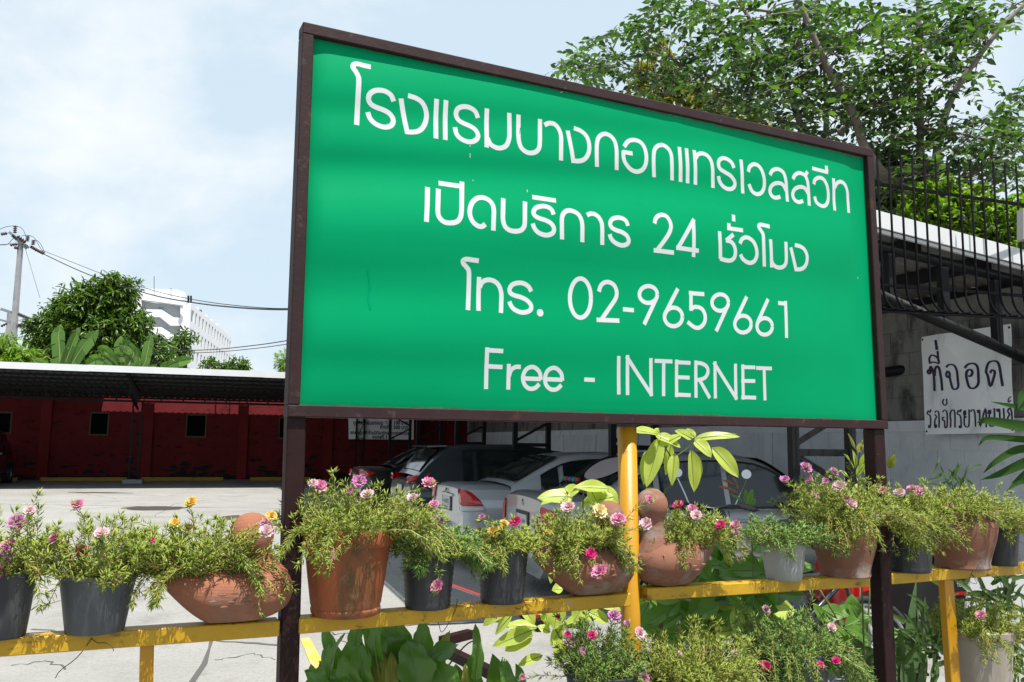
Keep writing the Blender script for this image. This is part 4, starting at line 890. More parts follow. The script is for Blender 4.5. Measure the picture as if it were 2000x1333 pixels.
# ------------------------------------------------------------------ big tree on the right, behind the grey wall
def big_tree():
    global rng
    rng = np.random.default_rng(21); D0 = 11.2
    t = thing('shade_tree', 'big leafy tree with bare grey limbs rising behind the green sign', 'tree', (W(1830, 860, D0).x, D0, 0))
    limbs = [([(1828, 420, 0), (1800, 385, 0), (1735, 350, -.2), (1690, 290, -.3), (1665, 220, -.4), (1610, 120, -.5), (1560, 0, -.6), (1540, -60, -.6)], .075),
             ([(1820, 372, 0), (1800, 330, .1), (1797, 200, .1), (1794, 0, .1), (1790, -60, .1)], .06),
             ([(1828, 380, 0), (1832, 280, 0), (1860, 190, -.1), (1905, 120, -.2), (1960, 50, -.3), (2020, -10, -.3)], .055),
             ([(1735, 352, -.1), (1640, 300, .3), (1580, 275, .4), (1540, 180, .4), (1490, 80, .4), (1440, 0, .4)], .06),
             ([(1640, 300, .3), (1560, 250, .6), (1470, 215, .7), (1380, 160, .8), (1330, 130, .8)], .035),
             ([(1612, 300, .3), (1614, 200, .5), (1608, 100, .6), (1600, 0, .6)], .04),
             ([(1640, 262, .1), (1665, 235, .1), (1700, 205, 0), (1750, 200, 0)], .04),
             ([(1800, 250, 0), (1880, 262, 0), (1960, 285, 0), (2030, 300, 0)], .02),
             ([(1820, 380, 0), (1880, 350, 0), (1950, 310, -.2), (2030, 270, -.2)], .045),
             ([(1380, 160, .8), (1320, 120, .8), (1250, 95, .8), (1200, 60, .8)], .018), ([(1330, 130, .8), (1290, 90, .9), (1240, 40, 1)], .014),
             ([(1560, 30, .3), (1480, 20, .4), (1400, 10, .5), (1340, -20, .5)], .02), ([(1400, 170, .7), (1300, 150, .7), (1210, 130, .7)], .014)]
    b_ = MB(); nodes = []
    tr = Vector((W(1828, 420, D0).x, D0, 0)); b_.tube([tr, W(1824, 500, D0), W(1826, 400, D0)], [.17, .13, .10], 10)
    for pts, r in limbs:
        q = spline([W(x, y, D0 + d) for x, y, d in pts], 5); b_.tube(q, [1.2 * r * (1 - .7 * i / (len(q) - 1)) for i in range(len(q))], 8); nodes += q
    # crown regions: (px, py, rx, ry, weight, depth shift)
    reg = [(1180, 115, 60, 55, 1.0, .6), (1130, 125, 25, 30, .35, .6), (1255, 75, 45, 55, .5, .7), (1330, 40, 80, 50, 1.5, .5), (1300, 150, 70, 40, 1.0, .8), (1390, 110, 80, 60, 2.0, .6), (1400, 200, 60, 35, 1.2, .8), (1480, 60, 90, 70, 2.4, .2),
           (1500, 170, 80, 70, 2.2, .4), (1600, 60, 90, 80, 2.6, 0), (1620, 190, 80, 80, 2.4, .2), (1700, 90, 90, 90, 2.6, 0), (1740, 220, 80, 80, 2.6, .1), (1800, 130, 60, 120, 1.9, 0), (1850, 50, 70, 60, 1.5, -.2),
           (1880, 150, 50, 50, .5, -.2), (1880, 270, 70, 50, 1.6, 0), (1950, 280, 60, 60, 1.4, -.2), (1770, 330, 70, 40, 1.6, .4), (1860, 350, 90, 30, 1.6, .5), (1980, 330, 50, 40, .8, .2), (1930, 30, 60, 50, .8, -.2), (1980, 200, 30, 20, .15, -.2), (1560, 270, 60, 30, .8, .4), (1640, 300, 50, 22, .6, .4), (1720, 400, 40, 40, .6, .6)]
    wts = np.array([r_[4] for r_ in reg]); wts /= wts.sum(); P_, D_, U_, S_ = [], [], [], []; NN = np.array([tuple(n_) for n_ in nodes])
    for k in rng.choice(len(reg), 1330, p=wts):
        px, py, rx, ry, _, ds = reg[k]; th = rng.random() * 6.283; rr = rng.random() ** .6
        p = np.array(W(px + rx * rr * math.cos(th), py + ry * rr * math.sin(th), D0 + ds + rng.normal() * .75))
        d = rng.normal(size=3); d[2] = d[2] * .5 - .05; d[0] -= .25; d /= np.linalg.norm(d)
        L_ = .26 + .22 * rng.random(); m_ = rng.integers(6, 11)
        for q in range(m_):
            tt = q / (m_ - 1); pp = p + d * L_ * tt + np.array([0, 0, -.06 * tt * tt]); s_ = 1 if q % 2 else -1
            sd = np.cross(d, [0, 0, 1.]); sd /= np.linalg.norm(sd) + 1e-6; ld = d * .55 + sd * s_ * .9 + rng.normal(size=3) * .25 if q < m_ - 1 else d
            ld = np.array(ld); ld[2] -= .18; P_.append(pp); D_.append(ld); u = np.array([0, 0, 1.]) + rng.normal(size=3) * .45; U_.append(u); S_.append(.10 + .055 * rng.random())
        b_.tube([Vector(p), Vector(p + d * L_ * .5), Vector(p + d * L_ + np.array([0, 0, -.06]))], [.004, .003, .0015], 3, cap=False)
        if rng.random() < .16:
            i = ((NN - p) ** 2).sum(1).argmin(); e = Vector(NN[i]); 
            if (e - Vector(p)).length < 1.6: mid = (e + Vector(p)) / 2 + Vector(rng.normal(size=3)) * .08; b_.tube(spline([e, mid, Vector(p)], 3), [.012, .011, .01, .008, .007, .006, .004][:len(spline([e, mid, Vector(p)], 3))], 4, cap=False)
    V, Fc = leafcloud(LEAF_V, LEAF_F, P_, D_, U_, S_); mk('crown', V, Fc, GLf, t); b_.build('trunk', BRK, t, smooth=True)
big_tree()
clump_tree('yellow_leaved_tree', 'yellow-green leaved tree showing through gaps behind the top edge of the sign', [(1290, 165, 40), (1330, 190, 45), (1250, 150, 22), (1400, 225, 40), (1440, 240, 36), (1360, 215, 30), (1290, 100, 16), (1480, 262, 26)], 15.5, 620, 8, .12, GYl, LT, [(1440, 400), (1400, 260), (1360, 210)], seed=31, bark=BRK)
clump_tree('climbing_shrub', 'dense bright green shrub lit by the sun above the carport roof', [(1830, 430, 50), (1880, 430, 55), (1940, 450, 55), (1990, 460, 60), (1800, 400, 30), (1850, 390, 35), (1900, 400, 30), (2030, 440, 60), (1790, 440, 30)], 10.2, 1900, 10, .085, GHd, LT, [(1900, 500), (1900, 460)], seed=32, cat='shrub', bark=BRK)
clump_tree('dark_shrub', 'dark green shrub in shade beside the fence, just right of the sign corner', [(1730, 370, 45), (1760, 400, 40), (1715, 420, 35), (1775, 360, 40), (1740, 330, 40), (1810, 360, 40)], 12.6, 800, 9, .11, GLf, LT, [(1750, 480), (1750, 420)], seed=33, cat='shrub', bark=BRK)
MB().bar(W(1997, 410, 7.3), W(1997, 470, 7.3), .04, .1, up=(0, 1, 0)).build('cctv_bracket', mat('cream_plastic', (.5, .48, .42), .5), label='small cream plastic fitting at the right edge on the fence', cat='fitting')
# ------------------------------------------------------------------ parked cars
GLS = mat('car_glass', (.012, .018, .02), .06, spec=.6)
TYR = mat('tyre_rubber', (.015, .015, .015), .85)
RIM = mat('alloy_rim', (.35, .36, .37), .35, metal=.8)
LRED = mat('tail_lamp_red', (.50, .012, .012), .15, spec=.6, coat=.5)
LCLR = mat('lamp_clear', (.55, .55, .58), .12, spec=.7, coat=.5)
TRIM = mat('black_trim', (.010, .010, .011), .5)
PLT = mat('number_plate', (.55, .56, .56), .5); PLB = mat('plate_print', (.02, .02, .03), .6)
CHR = mat('chrome', (.6, .6, .62), .15, metal=1.)
def paint(name, col): return mat(name, col, .28, metal=.25, coat=.8, spec=.5)
def lerp_tab(tab, x):
    for (x0, *a), (x1, *b) in zip(tab, tab[1:]):
        if x <= x1:
            t = (x - x0) / (x1 - x0) if x1 > x0 else 0; t = max(0, min(1, t)); return [p + (q - p) * t for p, q in zip(a, b)]
    return list(tab[-1][1:])
def smooth_tab(tab, x, h=.05):
    a, b, c = lerp_tab(tab, x - h), lerp_tab(tab, x), lerp_tab(tab, x + h); return [(p + 2 * q + r) / 4 for p, q, r in zip(a, b, c)]
def car(name, label, pos, ang, L, hw, top, roof, pm, lamp, group='cars parked under the right carport', plate=None, hatch=False, logo=True, extras=None):
    """local x forward from the rear bumper, y left, z up.
    top: (x, z of bonnet/boot/shoulder top, half width factor); roof: (x, z of roof line)"""
    t = thing(name, label, 'car', (pos[0], pos[1], 0), group, ang)
    def bl(mb, nm, mt, smooth=True, parent=t, label=None, auto=40):
        return mk(nm, np.array(mb.v, dtype=float).reshape(-1, 3) + np.array(t.location), mb.f, mt, parent, smooth, auto=auto, label=label)
    SH = .93 if not hatch else .96
    def section(x):
        zt, wf = smooth_tab(top, x); w_ = hw * wf; zb = .24 if .9 < x < L - .9 else .24
        sh = min(SH, zt - .05)
        return [(0, zb), (w_ * .80, zb), (w_ * .95, zb + .08), (w_ * .99, .42), (w_, .58), (w_ * .985, .72), (w_ * .955, (.72 + sh) / 2 + .02), (w_ * .925, sh - .02), (w_ * .87, sh + (zt - sh) * .55), (w_ * .70, zt - .006), (w_ * .4, zt + .004), (0, zt + .008)]
    xs_ = [0, .03, .08, .16, .28, .42, .58, .75, .95, 1.15, 1.4, 1.7, 2.0, 2.3, 2.6, 2.9, 3.2, 3.5, 3.75, 3.95, 4.12, 4.26, 4.36, 4.42]; xs_ = [x * L / 4.42 for x in xs_]
    b_ = MB(); vs = []; n = 23
    for x in xs_:
        s_ = section(x); ring = [(x, -y, z) for y, z in s_][::1] + [(x, y, z) for y, z in s_[-2:0:-1]]
        vs += ring; n = len(ring)
    k = len(xs_); fs = [(i * n + j, i * n + (j + 1) % n, (i + 1) * n + (j + 1) % n, (i + 1) * n + j) for i in range(k - 1) for j in range(n)]
    fs += [tuple(range(n - 1, -1, -1)), tuple((k - 1) * n + j for j in range(n))]
    b_.add(vs, fs); bl(b_, 'body', pm)
    # greenhouse
    xr0, xr1 = roof[0][0], roof[-1][0]
    def gh(x, v):                             # v 0..1 from belt (right) over the roof
        zr = smooth_tab(roof, x, .06)[0]; zb = SH - .03; zr = max(zr, zb + .01); wb = hw * .915; tum = .30
        h = zr - zb; pts = [(wb, zb), (wb - h * tum * .5, zb + h * .5), (wb - h * tum * .9, zb + h * .88), (wb - h * tum - .06, zb + h * .985), (wb * .55, zr + .012), (0, zr + .022)]
        q = v * 2 * (len(pts) - 1); 
        if q > len(pts) - 1: q = 2 * (len(pts) - 1) - q; s_ = 1
        else: s_ = -1
        i = min(int(q), len(pts) - 2); f_ = q - i
        return (x, s_ * (pts[i][0] + (pts[i + 1][0] - pts[i][0]) * f_), pts[i][1] + (pts[i + 1][1] - pts[i][1]) * f_)
    b_ = MB(); N_ = 34; b_.grid(lambda u, v: gh(xr0 + (xr1 - xr0) * u, v), N_, 10); bl(b_, 'roof', pm)
    def side_y(x, z):
        wb = hw * .915; return wb - (z - (SH - .03)) * .30
    # side glass follows the tumblehome
    wx0, wx1, pil = lamp['win']
    for s_ in (-1, 1):
        segs = [wx0] + pil + [wx1]
        for (a, c) in zip(segs, segs[1:]):
            a2, c2 = a + (.035 if a != wx0 else 0), c - (.035 if c != wx1 else 0); lo_ = []; hi_ = []; K = 8
            for i in range(K + 1):
                x = a2 + (c2 - a2) * i / K; zt = smooth_tab(roof, x, .06)[0] - .075; zt = max(zt, SH + .015)
                lo_.append((x, s_ * (side_y(x, SH + .01) + .012), SH + .01)); hi_.append((x, s_ * (side_y(x, zt) + .012), zt))
            b_ = MB(); b_.add(lo_ + hi_, [(i, i + 1, K + 2 + i, K + 1 + i) for i in range(K)]); bl(b_, 'side_window', GLS)
        b_ = MB(); b_.bar((wx0 - .03, s_ * (side_y(0, SH) + .016), SH), (wx1 + .03, s_ * (side_y(0, SH) + .016), SH), .012, .02); bl(b_, 'window_trim', TRIM, False)
        b_ = MB(); pts = [(wx0 + (wx1 - wx0) * i / 14, 0, 0) for i in range(15)]; pts = [(p[0], s_ * (side_y(p[0], z_) + .014), z_) for p in pts for z_ in [max(SH + .02, smooth_tab(roof, p[0], .06)[0] - .068)]]
        b_.tube(pts, .011, 5); bl(b_, 'window_trim', TRIM, False)
    # rear glass and windscreen
    for (a, c, nm) in ((lamp['rg'][0], lamp['rg'][1], 'rear_window'), (lamp['ws'][0], lamp['ws'][1], 'windscreen')):
        b_ = MB()
        def rg(u, v, a=a, c=c):
            x = a + (c - a) * v; zr = smooth_tab(roof, x, .06)[0]; h = max(zr - SH + .03, .0); w_ = (hw * .915 - h * .30 - .075) * (1 - .0 * v); yy = (u - .5) * 2 * w_
            return (x - (.008 if nm == 'rear_window' else -.008), yy, zr + .03 + .012 * (1 - (u * 2 - 1) ** 2) - .004)
        b_.grid(rg, 10, 10); bl(b_, nm, GLS)
    # door seams, sills, handles
    for x in lamp['doors']:
        for s_ in (-1, 1):
            b_ = MB(); pts = []
            for z in (.34, .5, .6, .72, .82, .9): 
                y = hw * lerp_tab([(0.24, .80), (.42, .99), (.58, 1.0), (.72, .985), (.83, .955), (.93, .925)], z)[0]; pts.append((x, s_ * (y + .0005), z))
            b_.tube(pts, .004, 4); bl(b_, 'door_seam', TRIM, False)
    for x in lamp['doors'][:2]:
        for s_ in (-1, 1): b_ = MB(); b_.bar((x + .08, s_ * hw * .985, .80), (x + .24, s_ * hw * .985, .80), .03, .025, bev=.005); bl(b_, 'door_handle', pm)
    for s_ in (-1, 1): b_ = MB(); b_.sphere((xr1 - .55, s_ * (hw + .06), SH + .06), .09, 10, 8, (.6, 1, .7)); bl(b_, 'wing_mirror', pm)
    # wheels
    for x in (.78, L - .85):
        for s_ in (-1, 1):
            X, Y, Z = Vector((1, 0, 0)), Vector((0, 0, 1)), Vector((0, s_, 0)); c = (x, s_ * (hw - .20), .31)
            b_ = MB(); b_.lathe([(.0, -.0), (.2, 0), (.29, .0), (.31, .03), (.31, .17), (.29, .205), (.215, .205)], c, 24, ax=(X, Y, Z)); w_ = bl(b_, 'wheel', TYR)
            b_ = MB(); b_.lathe([(.215, .19), (.205, .17), (.05, .185), (.001, .19)], c, 20, ax=(X, Y, Z))
            mk('rim', np.array(b_.v, dtype=float) + np.array(t.location), b_.f, RIM, w_, True, auto=40)
            b_ = MB(); b_.lathe([(.36, .17), (.36, .212), (.345, .216), (.335, .17)], c, 24, ax=(X, Y, Z)); bl(b_, 'wheel_arch', TRIM)
    # rear lamps wrap round the corner
    for s_ in (-1, 1):
        for poly, mt, nm in lamp['lamp']:
            # poly: (x along the side from the rear corner; negative = across the rear face), z
            def sy(x, z):
                sec = section(max(x, 0)); tb = sorted([(z_, y_) for y_, z_ in sec[2:9]]); return lerp_tab(tb, z)[0]
            def cut(x):                       # z range of the outline at x
                zs = []
                for (q0, z0), (q1, z1) in zip(poly, poly[1:] + poly[:1]):
                    if (q0 - x) * (q1 - x) <= 0 and q0 != q1: zs.append(z0 + (z1 - z0) * (x - q0) / (q1 - q0))
                return (min(zs), max(zs)) if zs else None
            b_ = MB(); qs = [q for q, _ in poly]; lo, hi = min(qs) + .001, max(qs) - .001
            xs2 = [lo + (hi - lo) * i / 16 for i in range(17)]; rows = []
            for ii, x in enumerate(xs2):
                c_ = cut(x)
                if not c_: continue
                row = []
                for j in range(7):
                    z = c_[0] + (c_[1] - c_[0]) * j / 6; e = .016 if 0 < j < 6 and 0 < ii < 16 else .004
                    if x >= 0: row.append((x - .012 * max(0, 1 - x / .06), s_ * (sy(x, z) + e), z))
                    else: row.append((-e - .008, s_ * (sy(0, z) + x + .010), z))
                rows.append(row)
            b_.add([p for r_ in rows for p in r_], [(i * 7 + j, i * 7 + j + 1, (i + 1) * 7 + j + 1, (i + 1) * 7 + j) for i in range(len(rows) - 1) for j in range(6)])
            bl(b_, nm, mt, True, auto=60)
    # number plate, bumper, exhaust
    zp = lamp['plate']; b_ = MB(); b_.box((-.012, 0, zp), (.012, .36, .17)); p_ = bl(b_, 'number_plate', PLT, False)
    b_ = MB(); b_.box((-.006, 0, zp + .01), (.01, .46, .22)); bl(b_, 'plate_recess', TRIM, False)
    if plate:
        wl, w2 = plate
        for s2, zz, hh, ww in ((wl, zp - .01, .07, .26), (w2, zp - .07, .035, .2)):
            cu = text_mesh(s2, hh, PLB, 'plate_lettering', lambda x, y: Vector((-.02, .13 - x, zz + y)) + Vector(t.location), t, width=ww)
    b_ = MB(); bw = hw * .93
    prof = [(.06, .27), (-.02, .29), (-.045, .36), (-.045, .50), (-.025, .56), (.05, .575)]; vs = []
    for i in range(13):
        u = i / 12 * 2 - 1; rr = abs(u) ** 6
        for (x, z) in prof: vs.append((x + .16 * rr, bw * u, z))
    m_ = len(prof); b_.add(vs, [(i * m_ + j, i * m_ + j + 1, (i + 1) * m_ + j + 1, (i + 1) * m_ + j) for i in range(12) for j in range(m_ - 1)] + [tuple(range(m_)), tuple(range(12 * m_, 13 * m_))]); bl(b_, 'bumper', pm)
    if extras: extras(t, bl)
    return t
SIL = paint('paint_silver', (.50, .53, .57)); BLKP = paint('paint_black', (.010, .012, .014)); GRAP = paint('paint_dark_blue_grey', (.035, .047, .058)); SIL2 = paint('paint_grey_silver', (.34, .36, .37))
ca = math.atan2(.322, .947)
CD = Vector((math.cos(ca), math.sin(ca), 0)); CN = Vector((-math.sin(ca), math.cos(ca), 0))
sedan_top = [(0, .98, .90), (.05, 1.03, .95), (.18, 1.04, .975), (.6, 1.035, 1), (.9, .98, 1), (3.0, .96, 1), (3.35, .97, 1), (3.9, .88, .97), (4.25, .76, .90), (4.42, .62, .80)]
sedan_roof = [(.62, 1.03), (.75, 1.09), (1.15, 1.30), (1.38, 1.395), (1.7, 1.43), (2.2, 1.44), (2.55, 1.40), (2.75, 1.33), (3.35, .95)]
lampS = dict(win=(1.02, 3.05, [1.30, 2.15]), rg=(.70, 1.32), ws=(2.66, 3.28), doors=(1.12, 2.12, 3.1), plate=.80,
             lamp=[([(-.12, 1.0), (-.02, 1.01), (.10, .97), (.20, .88), (.25, .80), (.02, .80), (-.11, .81)], LRED, 'tail_lamp'), ([(-.11, .805), (.02, .795), (.255, .795), (.28, .74), (.05, .73), (-.10, .74)], LCLR, 'reversing_lamp')])
def ex_civic(t, bl):
    b_ = MB(); b_.tube([(-.01, .12, .93), (-.012, .06, .95), (-.012, 0, .955)], .006, 4); b_.lathe([(.035, 0), (.035, .01), (.025, .012)], (-.012, 0, .945), 12, ax=(Vector((0, 1, 0)), Vector((0, 0, 1)), Vector((-1, 0, 0)))); bl(b_, 'badge', CHR, False)
    b_ = MB(); b_.bar((-.012, -.3, .90), (-.012, .3, .90), .02, .03); bl(b_, 'boot_trim', SIL)
p = W(905, 1000, 10.35); rc_ = Vector((p.x, p.y, 0)) + CN * .78
car('silver_sedan', 'silver saloon with red and clear tail lamp showing between the pink flowers and yellow ones', rc_, ca, 4.42, .85, sedan_top, sedan_roof, SIL, lampS, plate=('กข 8272', 'กรุงเทพ'), extras=ex_civic)
# near silver-grey sedan with a sunshade in the rear window
nt_top = [(0, .99, .86), (.05, 1.05, .93), (.2, 1.06, .97), (.55, 1.05, 1), (.8, .98, 1), (2.9, .96, 1), (3.2, .97, 1), (3.8, .90, .97), (4.1, .8, .90), (4.42, .62, .80)]
nt_roof = [(.55, 1.04), (.68, 1.11), (1.05, 1.34), (1.3, 1.44), (1.6, 1.475), (2.1, 1.48), (2.4, 1.45), (2.6, 1.38), (3.25, .95)]
lampT = dict(win=(1.0, 2.95, [1.22, 2.02]), rg=(.62, 1.22), ws=(2.5, 3.15), doors=(1.05, 2.0, 3.0), plate=.74,
             lamp=[([(-.05, .93), (.0, .95), (.10, .90), (.14, .72), (.0, .66), (-.07, .70)], LRED, 'tail_lamp')])
SHD = mat('sunshade', (.40, .34, .34), .5); TOYC = [mat('toy_red', (.4, .03, .02), .6), mat('toy_blue', (.03, .12, .3), .6), mat('toy_green', (.03, .25, .2), .6)]
def ex_near(t, bl):
    b_ = MB(); n_ = 22
    b_.add([(.70 + .0 + .25 + .22 * math.sin(i / n_ * 6.283), -.05 + .42 * math.cos(i / n_ * 6.283), 0) for i in range(n_)], [tuple(range(n_))])
    b_.v = [(x, y, lerp_tab(nt_roof, x)[0] + .050) for x, y, z in b_.v]; bl(b_, 'sunshade', SHD, False)
    for i in range(9):
        b_ = MB(); b_.sphere((.66 + .03 * (i % 2), .1 + i * .06, 1.17), .032, 8, 6); bl(b_, 'soft_toy', TOYC[i % 3])
    b_ = MB(); b_.lathe([(.034, 0), (.034, .008), (.024, .01), (.022, .004)], (-.0, 0, .95), 14, ax=(Vector((0, 1, 0)), Vector((0, 0, 1)), Vector((-1, 0, 0)))); b_.bar((-.008, -.02, .95), (-.008, .02, .95), .006, .008); b_.bar((-.008, 0, .93), (-.008, 0, .97), .006, .008, up=(1, 0, 0)); bl(b_, 'badge', CHR, False)
    for q, (yy, wl) in enumerate(((.62, 'DX-i'), (-.36, 'ALTIS'))):
        pass
p = W(1075, 1000, 8.35); rc_ = Vector((p.x, p.y, 0)) + CN * .80
car('grey_sedan', 'silver-grey saloon nearest the road with an oval pink sunshade in its rear window', rc_, ca - .05, 4.42, .85, nt_top, nt_roof, SIL2, lampT, plate=('ฌน 541', 'กรุงเทพ'), extras=ex_near)
h_top = [(0, .92, .93), (.06, .97, .96), (.3, .99, .98), (.7, .98, 1), (3.0, .97, 1), (3.3, .98, 1), (3.85, .90, .97), (4.2, .78, .90), (4.42, .62, .80)]
h_roof = [(.10, 1.0), (.25, 1.2), (.42, 1.36), (.6, 1.47), (1.0, 1.50), (1.9, 1.51), (2.4, 1.46), (2.65, 1.38), (3.35, .95)]
lampH = dict(win=(.85, 3.05, [1.05, 2.05]), rg=(.16, .5), ws=(2.6, 3.28), doors=(1.1, 2.05, 3.1), plate=.78,
             lamp=[([(-.16, 1.0), (.0, 1.03), (.22, 1.05), (.34, 1.08), (.22, .98), (.0, .92), (-.14, .90)], LRED, 'tail_lamp'), ([(-.14, 1.01), (-.02, 1.03), (-.02, .99), (-.12, .97)], LCLR, 'reversing_lamp')])
def ex_hatch(t, bl):
    b_ = MB(); b_.prism([(.30, -.55, 1.475), (.62, -.58, 1.49), (.62, .58, 1.49), (.30, .55, 1.475)], (0, 0, .02)); bl(b_, 'spoiler', GRAP, False)
p = W(802, 950, 13.2); rc_ = Vector((p.x, p.y, 0)) + CN * .80
car('dark_hatchback', 'dark blue-grey hatchback with roof spoiler between the black saloon and the silver saloon', rc_, ca, 4.3, .88, h_top, h_roof, GRAP, lampH, plate=None, extras=ex_hatch)
lampB = dict(lampS); lampB['lamp'] = [([(-.30, .98), (-.05, .99), (.10, .985), (.28, .95), (.12, .86), (-.05, .83), (-.28, .86)], LRED, 'tail_lamp'), ([(-.3, .915), (.0, .93), (.2, .945), (.02, .905), (-.28, .895)], LCLR, 'lamp_strip')]
def ex_blk(t, bl):
    for i, (x, z, s1_, s2_) in enumerate(((.30, .72, .34, .3), (.1, .92, .3, .1))): pass
p = W(706, 930, 16.2); rc_ = Vector((p.x, p.y, 0)) + CN * .80
car('black_sedan', 'black saloon farthest along the row, left of the dark hatchback', rc_, ca, 4.6, .87, sedan_top, [(x, z + .02) for x, z in sedan_roof], BLKP, lampB, plate=None)
# dark pickup nose at the left edge, parked facing out under the low carport
p = RW.pt(RW.a(RW.at(-8, 900, 2.0)), 0, 1.6)
suv_top = [(0, 1.0, .93), (.06, 1.05, .96), (3.0, 1.08, 1), (3.5, 1.10, 1), (4.0, 1.06, .98), (4.35, .98, .94), (4.5, .78, .88)]
suv_roof = [(.2, 1.1), (.4, 1.5), (.6, 1.68), (1.9, 1.74), (2.4, 1.66), (3.2, 1.08)]
lampP = dict(win=(.6, 2.9, [1.4, 2.1]), rg=(.25, .5), ws=(2.5, 3.15), doors=(1.4, 2.3, 3.1), plate=.8, lamp=[([(-.12, 1.0), (.02, 1.0), (.12, .95), (.1, .7), (.0, .68), (-.1, .7)], LRED, 'tail_lamp')])
ang = math.atan2(-RW.n.y, -RW.n.x) + math.pi
car('dark_pickup', 'dark vehicle parked under the low carport, cut off by the left edge of the photo', (p.x - .42, p.y - .0), ang, 4.5, .9, suv_top, suv_roof, BLKP, lampP, group=None, plate=None)

# ------------------------------------------------------------------ motorcycles and a bicycle by the grey wall
def motorcycle(label, pos, ang, mirror_h, col, group='motorcycles parked by the grey wall'):
    t = thing('motorcycle', label, 'motorcycle', (pos[0], pos[1], 0), group, ang)
    def bl(mb, nm, mt, parent=t, smooth=True): return mk(nm, np.array(mb.v, dtype=float).reshape(-1, 3) + np.array(t.location), mb.f, mt, parent, smooth, auto=40)
    Y3 = (Vector((1, 0, 0)), Vector((0, 0, 1)), Vector((0, 1, 0)))
    for x in (-.62, .62):
        b_ = MB(); pts = [(x + .26 * math.cos(a / 20 * 6.2832), 0, .29 + .26 * math.sin(a / 20 * 6.2832)) for a in range(21)]; b_.tube(pts, .035, 8, cap=False); w_ = bl(b_, 'wheel', TYR)
        b_ = MB(); b_.lathe([(.04, -.04), (.04, .04)], (x, 0, .29), 10, ax=Y3)
        for k in range(8): a = k / 8 * 3.1416; b_.tube([(x + .23 * math.cos(a), 0, .29 + .23 * math.sin(a)), (x - .23 * math.cos(a), 0, .29 - .23 * math.sin(a))], .004, 4)
        mk('rim', np.array(b_.v, dtype=float) + np.array(t.location), b_.f, RIM, w_, True)
    b_ = MB(); b_.tube(spline([(-.75, 0, .80), (-.45, 0, .80), (-.1, 0, .78), (.1, 0, .76)], 4), [.05, .09, .10, .10, .11, .11, .11, .1, .1, .09, .08, .07, .05][:len(spline([(-.75, 0, .80), (-.45, 0, .80), (-.1, 0, .78), (.1, 0, .76)], 4))], 10); bl(b_, 'seat', TRIM)
    b_ = MB(); b_.sphere((.05, 0, .45), .2, 14, 10, (1.4, .6, .9)); bl(b_, 'engine', BLKP)
    b_ = MB(); b_.sphere((.42, 0, .64), .27, 14, 10, (.5, .8, 1.25)); bl(b_, 'leg_shield', col)
    b_ = MB(); b_.tube(spline([(.36, 0, .50), (.62, 0, .62), (.84, 0, .50), (.90, 0, .36)], 4), [.03, .05, .07, .08, .08, .08, .08, .07, .07, .06, .05, .04, .02], 8); bl(b_, 'front_fender', col)
    b_ = MB(); b_.tube([(.62, .07, .29), (.45, .06, .85)], .022, 6); b_.tube([(.62, -.07, .29), (.45, -.06, .85)], .022, 6); bl(b_, 'fork', CHR)
    b_ = MB(); b_.sphere((.46, 0, .95), .11, 12, 8, (.8, 1.1, .8)); bl(b_, 'headlight', GLS)
    b_ = MB(); b_.tube(spline([(.2, .36, 1.03), (.34, .2, 1.06), (.40, 0, 1.02), (.34, -.2, 1.06), (.2, -.36, 1.03)], 4), .013, 6); bl(b_, 'handlebar', TRIM)
    for s_ in (-1, 1):
        b_ = MB(); b_.tube([(.2, .37 * s_, 1.03), (.28, .25 * s_, 1.05)], .02, 8); bl(b_, 'grip', TRIM)
        b_ = MB(); b_.tube([(.38, .22 * s_, 1.06), (.30, .40 * s_, 1.02)], .007, 5); bl(b_, 'brake_lever', TRIM)
        b_ = MB(); m_ = Vector((.36, .30 * s_, mirror_h)); b_.tube(spline([(.33, .2 * s_, 1.06), (.36, .24 * s_, 1.15), tuple(m_ + Vector((0, 0, -.05)))], 4), .006, 5); st = bl(b_, 'mirror_stalk', CHR)
        nn_ = Vector((-.96, 0, .25)).normalized(); X = Vector((0, 1, 0)); Y = nn_.cross(X)
        b_ = MB(); b_.lathe([(.001, -.03), (.04, -.026), (.046, -.008), (.046, .0), (.042, .0)], m_, 20, ax=(X, Y, nn_)); bl(b_, 'mirror_shell', TRIM)
        b_ = MB(); b_.disc(m_ + nn_ * -.001, .042, X, Y, 20); bl(b_, 'mirror_glass', CHR, smooth=False)
    b_ = MB(); b_.tube([(-.1, -.16, .3), (-.85, -.18, .42)], .045, 10); bl(b_, 'exhaust', CHR)
    b_ = MB(); b_.sphere((-.78, 0, .72), .08, 10, 8, (.8, 1, .7)); bl(b_, 'tail_lamp', LRED)
    return t
REDB = paint('paint_red', (.50, .015, .012))
q = W(1388, 960, 7.25); motorcycle('black motorcycle whose round mirror stands above the flowers right of the yellow pipe', (q.x, q.y), R(75), 1.33, BLKP)
q = W(1838, 960, 7.9); motorcycle('black motorcycle half hidden behind the pots under the Thai banner', (q.x, q.y), R(100), 1.12, BLKP)
q = W(1640, 1180, 5.9); motorcycle('red motorcycle seen through the leaves below the rail, left of the bicycle wheel', (q.x - .42, q.y - .05), R(10), 1.05, REDB)
